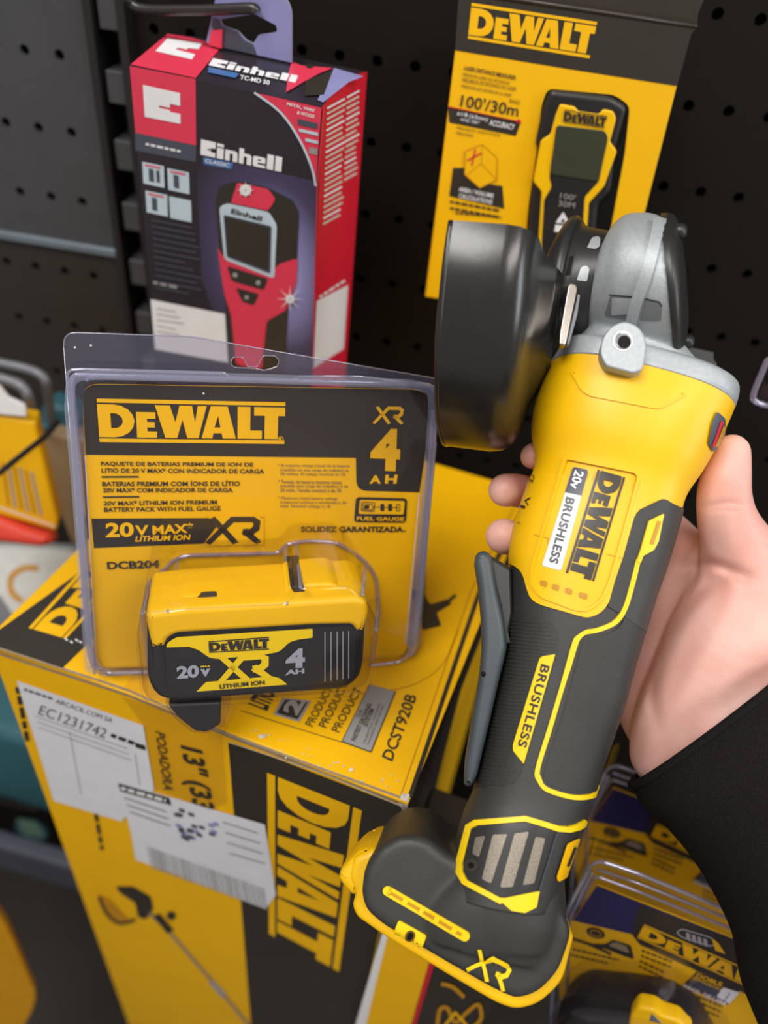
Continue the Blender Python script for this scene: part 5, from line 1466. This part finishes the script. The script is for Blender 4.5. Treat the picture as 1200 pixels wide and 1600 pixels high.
# ================================================================== things hanging and lying beyond the carton on the left
def wire_loop(label, pts, z, r, m, name='wire_hook', cat='hook'):
    g = G(); v, f = tube([at(x, y, zz) for x, y, zz in spline([(p[0], p[1], z if len(p) < 3 else p[2]) for p in pts], 6)], r, 10); g.add(v, f, m)
    return build(name, g, None, label, cat, 'grey wire hooks', base=at(pts[0][0], pts[0][1], z))
wire_loop('upper grey wire hook above the yellow packet', [(-60, 552, .66), (-20, 563, .66), (40, 576, .66), (66, 588, .66), (74, 606, .67), (80, 660, .73)], .66, .0042, 'greymet')
wire_loop('lower grey wire hook with white tag on the yellow packet', [(-60, 574, .62), (-20, 586, .62), (20, 597, .62), (38, 608, .62), (46, 626, .63), (52, 660, .69)], .62, .0046, 'greymet')
wire_loop('thin black wire crossing in front of the yellow packet', [(-40, 770, .56), (0, 738, .57), (40, 706, .59), (70, 682, .61), (90, 660, .64)], .57, .0022, 'wire')
YPk = Plane(at(30, 740, 0.64), V((0.25, -0.95, 0.12)))
g = G(); add_slab(g, fillet([(-70, 620), (0, 650), (56, 660), (62, 690), (92, 815), (88, 832), (0, 806), (-80, 790)], 5), YPk, 0.022, 'yprint', 0.003)
yp = build('yellow_packet', g, None, 'bright yellow hanging packet with blurred print at the left edge', 'package', base=YPk.hit(20, 815)[0])
a = Art(YPk, 0.0004)
for i in range(6): a.line([(4 + 9 * i, 722 + 3 * i), (14 + 10 * i, 790 + 3 * i)], 4, 'gprint' if i % 2 else 'dbrown')
a.line([(0, 792), (86, 822)], 2.5, 'wprint', lift=0.0006)
build('packet_print', a, yp)
g = G(); WH = YPk.off(0.004); add_slab(g, fillet([(-60, 590), (0, 604), (14, 622), (40, 634), (42, 652), (0, 648), (-60, 634)], 5), WH, 0.004, 'wprint', 0.001)
build('white_tag', g, None, 'white header tag above the yellow hanging packet', 'tag', base=WH.hit(0, 640)[0])
RP = Plane(at(40, 835, 0.66), V((0.2, -0.8, 0.5)))
g = G(); add_slab(g, fillet([(-80, 806), (0, 808), (40, 826), (78, 838), (84, 850), (60, 856), (0, 848), (-80, 850)], 8), RP, 0.03, 'orange', 0.006)
build('red_pliers', g, None, 'red and orange tool handle just under the yellow packet', 'tool', base=RP.hit(20, 850)[0])
TP_ = Plane(at(85, 640, 0.72), V((0.1, -0.9, 0.3)))
g = G(); add_slab(g, fillet([(60, 640), (70, 626), (100, 632), (130, 650), (128, 672), (100, 676), (78, 666), (72, 684), (62, 670)], 8), TP_, 0.05, 'teal', 0.008)
build('teal_tool', g, None, 'small teal tool at the left behind the clear blister pack', 'tool', base=TP_.hit(90, 676)[0])
BP_ = Plane(at(110, 780, 0.74), V((0.1, -0.95, 0.2)))
g = G(); add_slab(g, fillet([(70, 690), (80, 678), (160, 690), (230, 700), (240, 860), (112, 850), (92, 800)], 6), BP_, 0.03, 'beige', 0.003)
build('beige_packet', g, None, 'dull beige packet seen through the left edge of the blister pack', 'package', base=BP_.hit(130, 855)[0])
GP = Plane(at(40, 900, 0.80), V((0.15, -0.75, 0.65)))
g = G(); add_slab(g, fillet([(-120, 850), (0, 850), (110, 856), (150, 870), (160, 1010), (-120, 1010)], 10), GP, 0.06, 'gwhite', 0.008)
build('white_tool_case', g, None, 'large off white casing with dark curved slot beside the carton lid', 'tool case', base=GP.hit(20, 1005)[0])
wc = bpy.data.objects['white_tool_case']
a = Art(GP, 0.0006)
a.line(spline([(60, 888), (36, 888), (18, 902), (18, 924), (34, 940)]), 9, 'dbrown'); a.poly([(-60, 950), (0, 930), (20, 960), (10, 990), (-60, 1000)], 'greymet', lift=0.0004)
build('curved_slot', a, wc)

# shelf tray and tools low on the left
SH = Plane((0, 0, EYE.z - 0.62), (0, 0, 1))
def boxat(name, label, cat, x0, y0, x1, y1, z, h, d, m, yaw=-12, ed=0.004):
    P = Plane(at((x0 + x1) / 2, (y0 + y1) / 2, z), V((math.sin(math.radians(yaw)), -math.cos(math.radians(yaw)), 0.0)))
    g = G(); add_slab(g, fillet([(x0, y0), (x1, y0 + (x1 - x0) * .3), (x1 + (y1 - y0) * .3, y1 + (x1 - x0) * .3), (x0 + (y1 - y0) * .3, y1)], 14), P, d, m, ed)
    return build(name, g, None, label, cat, base=P.hit((x0 + x1) / 2, y1)[0]), P
o, P = boxat('teal_power_tool', 'teal power tool with pale green patch low at the left edge', 'power tool', -120, 1110, 120, 1225, 0.95, .1, .10, 'teal', ed=0.016)
a = Art(P, 0.0015); a.poly(circ(50, 1296, 26, 16, rot=0.4), 'teal'); a.poly(fillet([(26, 1276), (60, 1284), (72, 1306), (40, 1304)], 6), 'sage', lift=0.002); a.line([(-20, 1245), (60, 1262)], 8, 'bprint', lift=0.002); build('tool_marks', a, o)
o, P = boxat('grey_tray', 'dark grey shelf tray under the teal power tool', 'tray', -140, 1282, 180, 1318, 0.90, .1, .02, 'slate', ed=0.004)
Q = Plane(at(20, 1500, 0.80), V((0.25, -0.9, 0.1)))
g = G(); add_slab(g, fillet([(-120, 1400), (-6, 1424), (12, 1448), (58, 1555), (52, 1580), (20, 1640), (10, 1720), (-120, 1720)], 10), Q, 0.03, 'dbrown', 0.004, dirn=vec(-0.5, 0, 1))
o = build('yellow_carton', g, None, 'yellow packet with dark smudged print in the bottom left corner', 'box', base=Q.hit(-20, 1700)[0])
a = Art(Q, 0.0004); a.poly(fillet([(-40, 1440), (0, 1462), (24, 1510), (10, 1540), (-40, 1520)], 8), 'dbrown'); a.line([(0, 1562), (34, 1566)], 10, 'dbrown', lift=0.0006); build('packet_print', a, o)
# edge of another clear pack at the right
CP = Plane(at(1195, 640, 0.47), V((-0.2, -0.95, 0.1)))
g = G(); o_ = fillet([(1200, 560), (1178, 612), (1176, 626), (1196, 634), (1290, 640), (1300, 560)], 8)
v, f, cc = slab(o_, CP, 0.02, 0.003, back=False); g.add(v, f, 'clear'); g.add(v, cc, 'clear', False)
e = [CP.hit(x, y)[0] for x, y in o_]; v, f = tube(e, 0.0018, 8); g.add(v, f, 'rim')
build('clear_pack', g, None, 'corner of a clear pack hanging at the right edge above the thumb', 'package', base=CP.hit(1220, 636)[0])
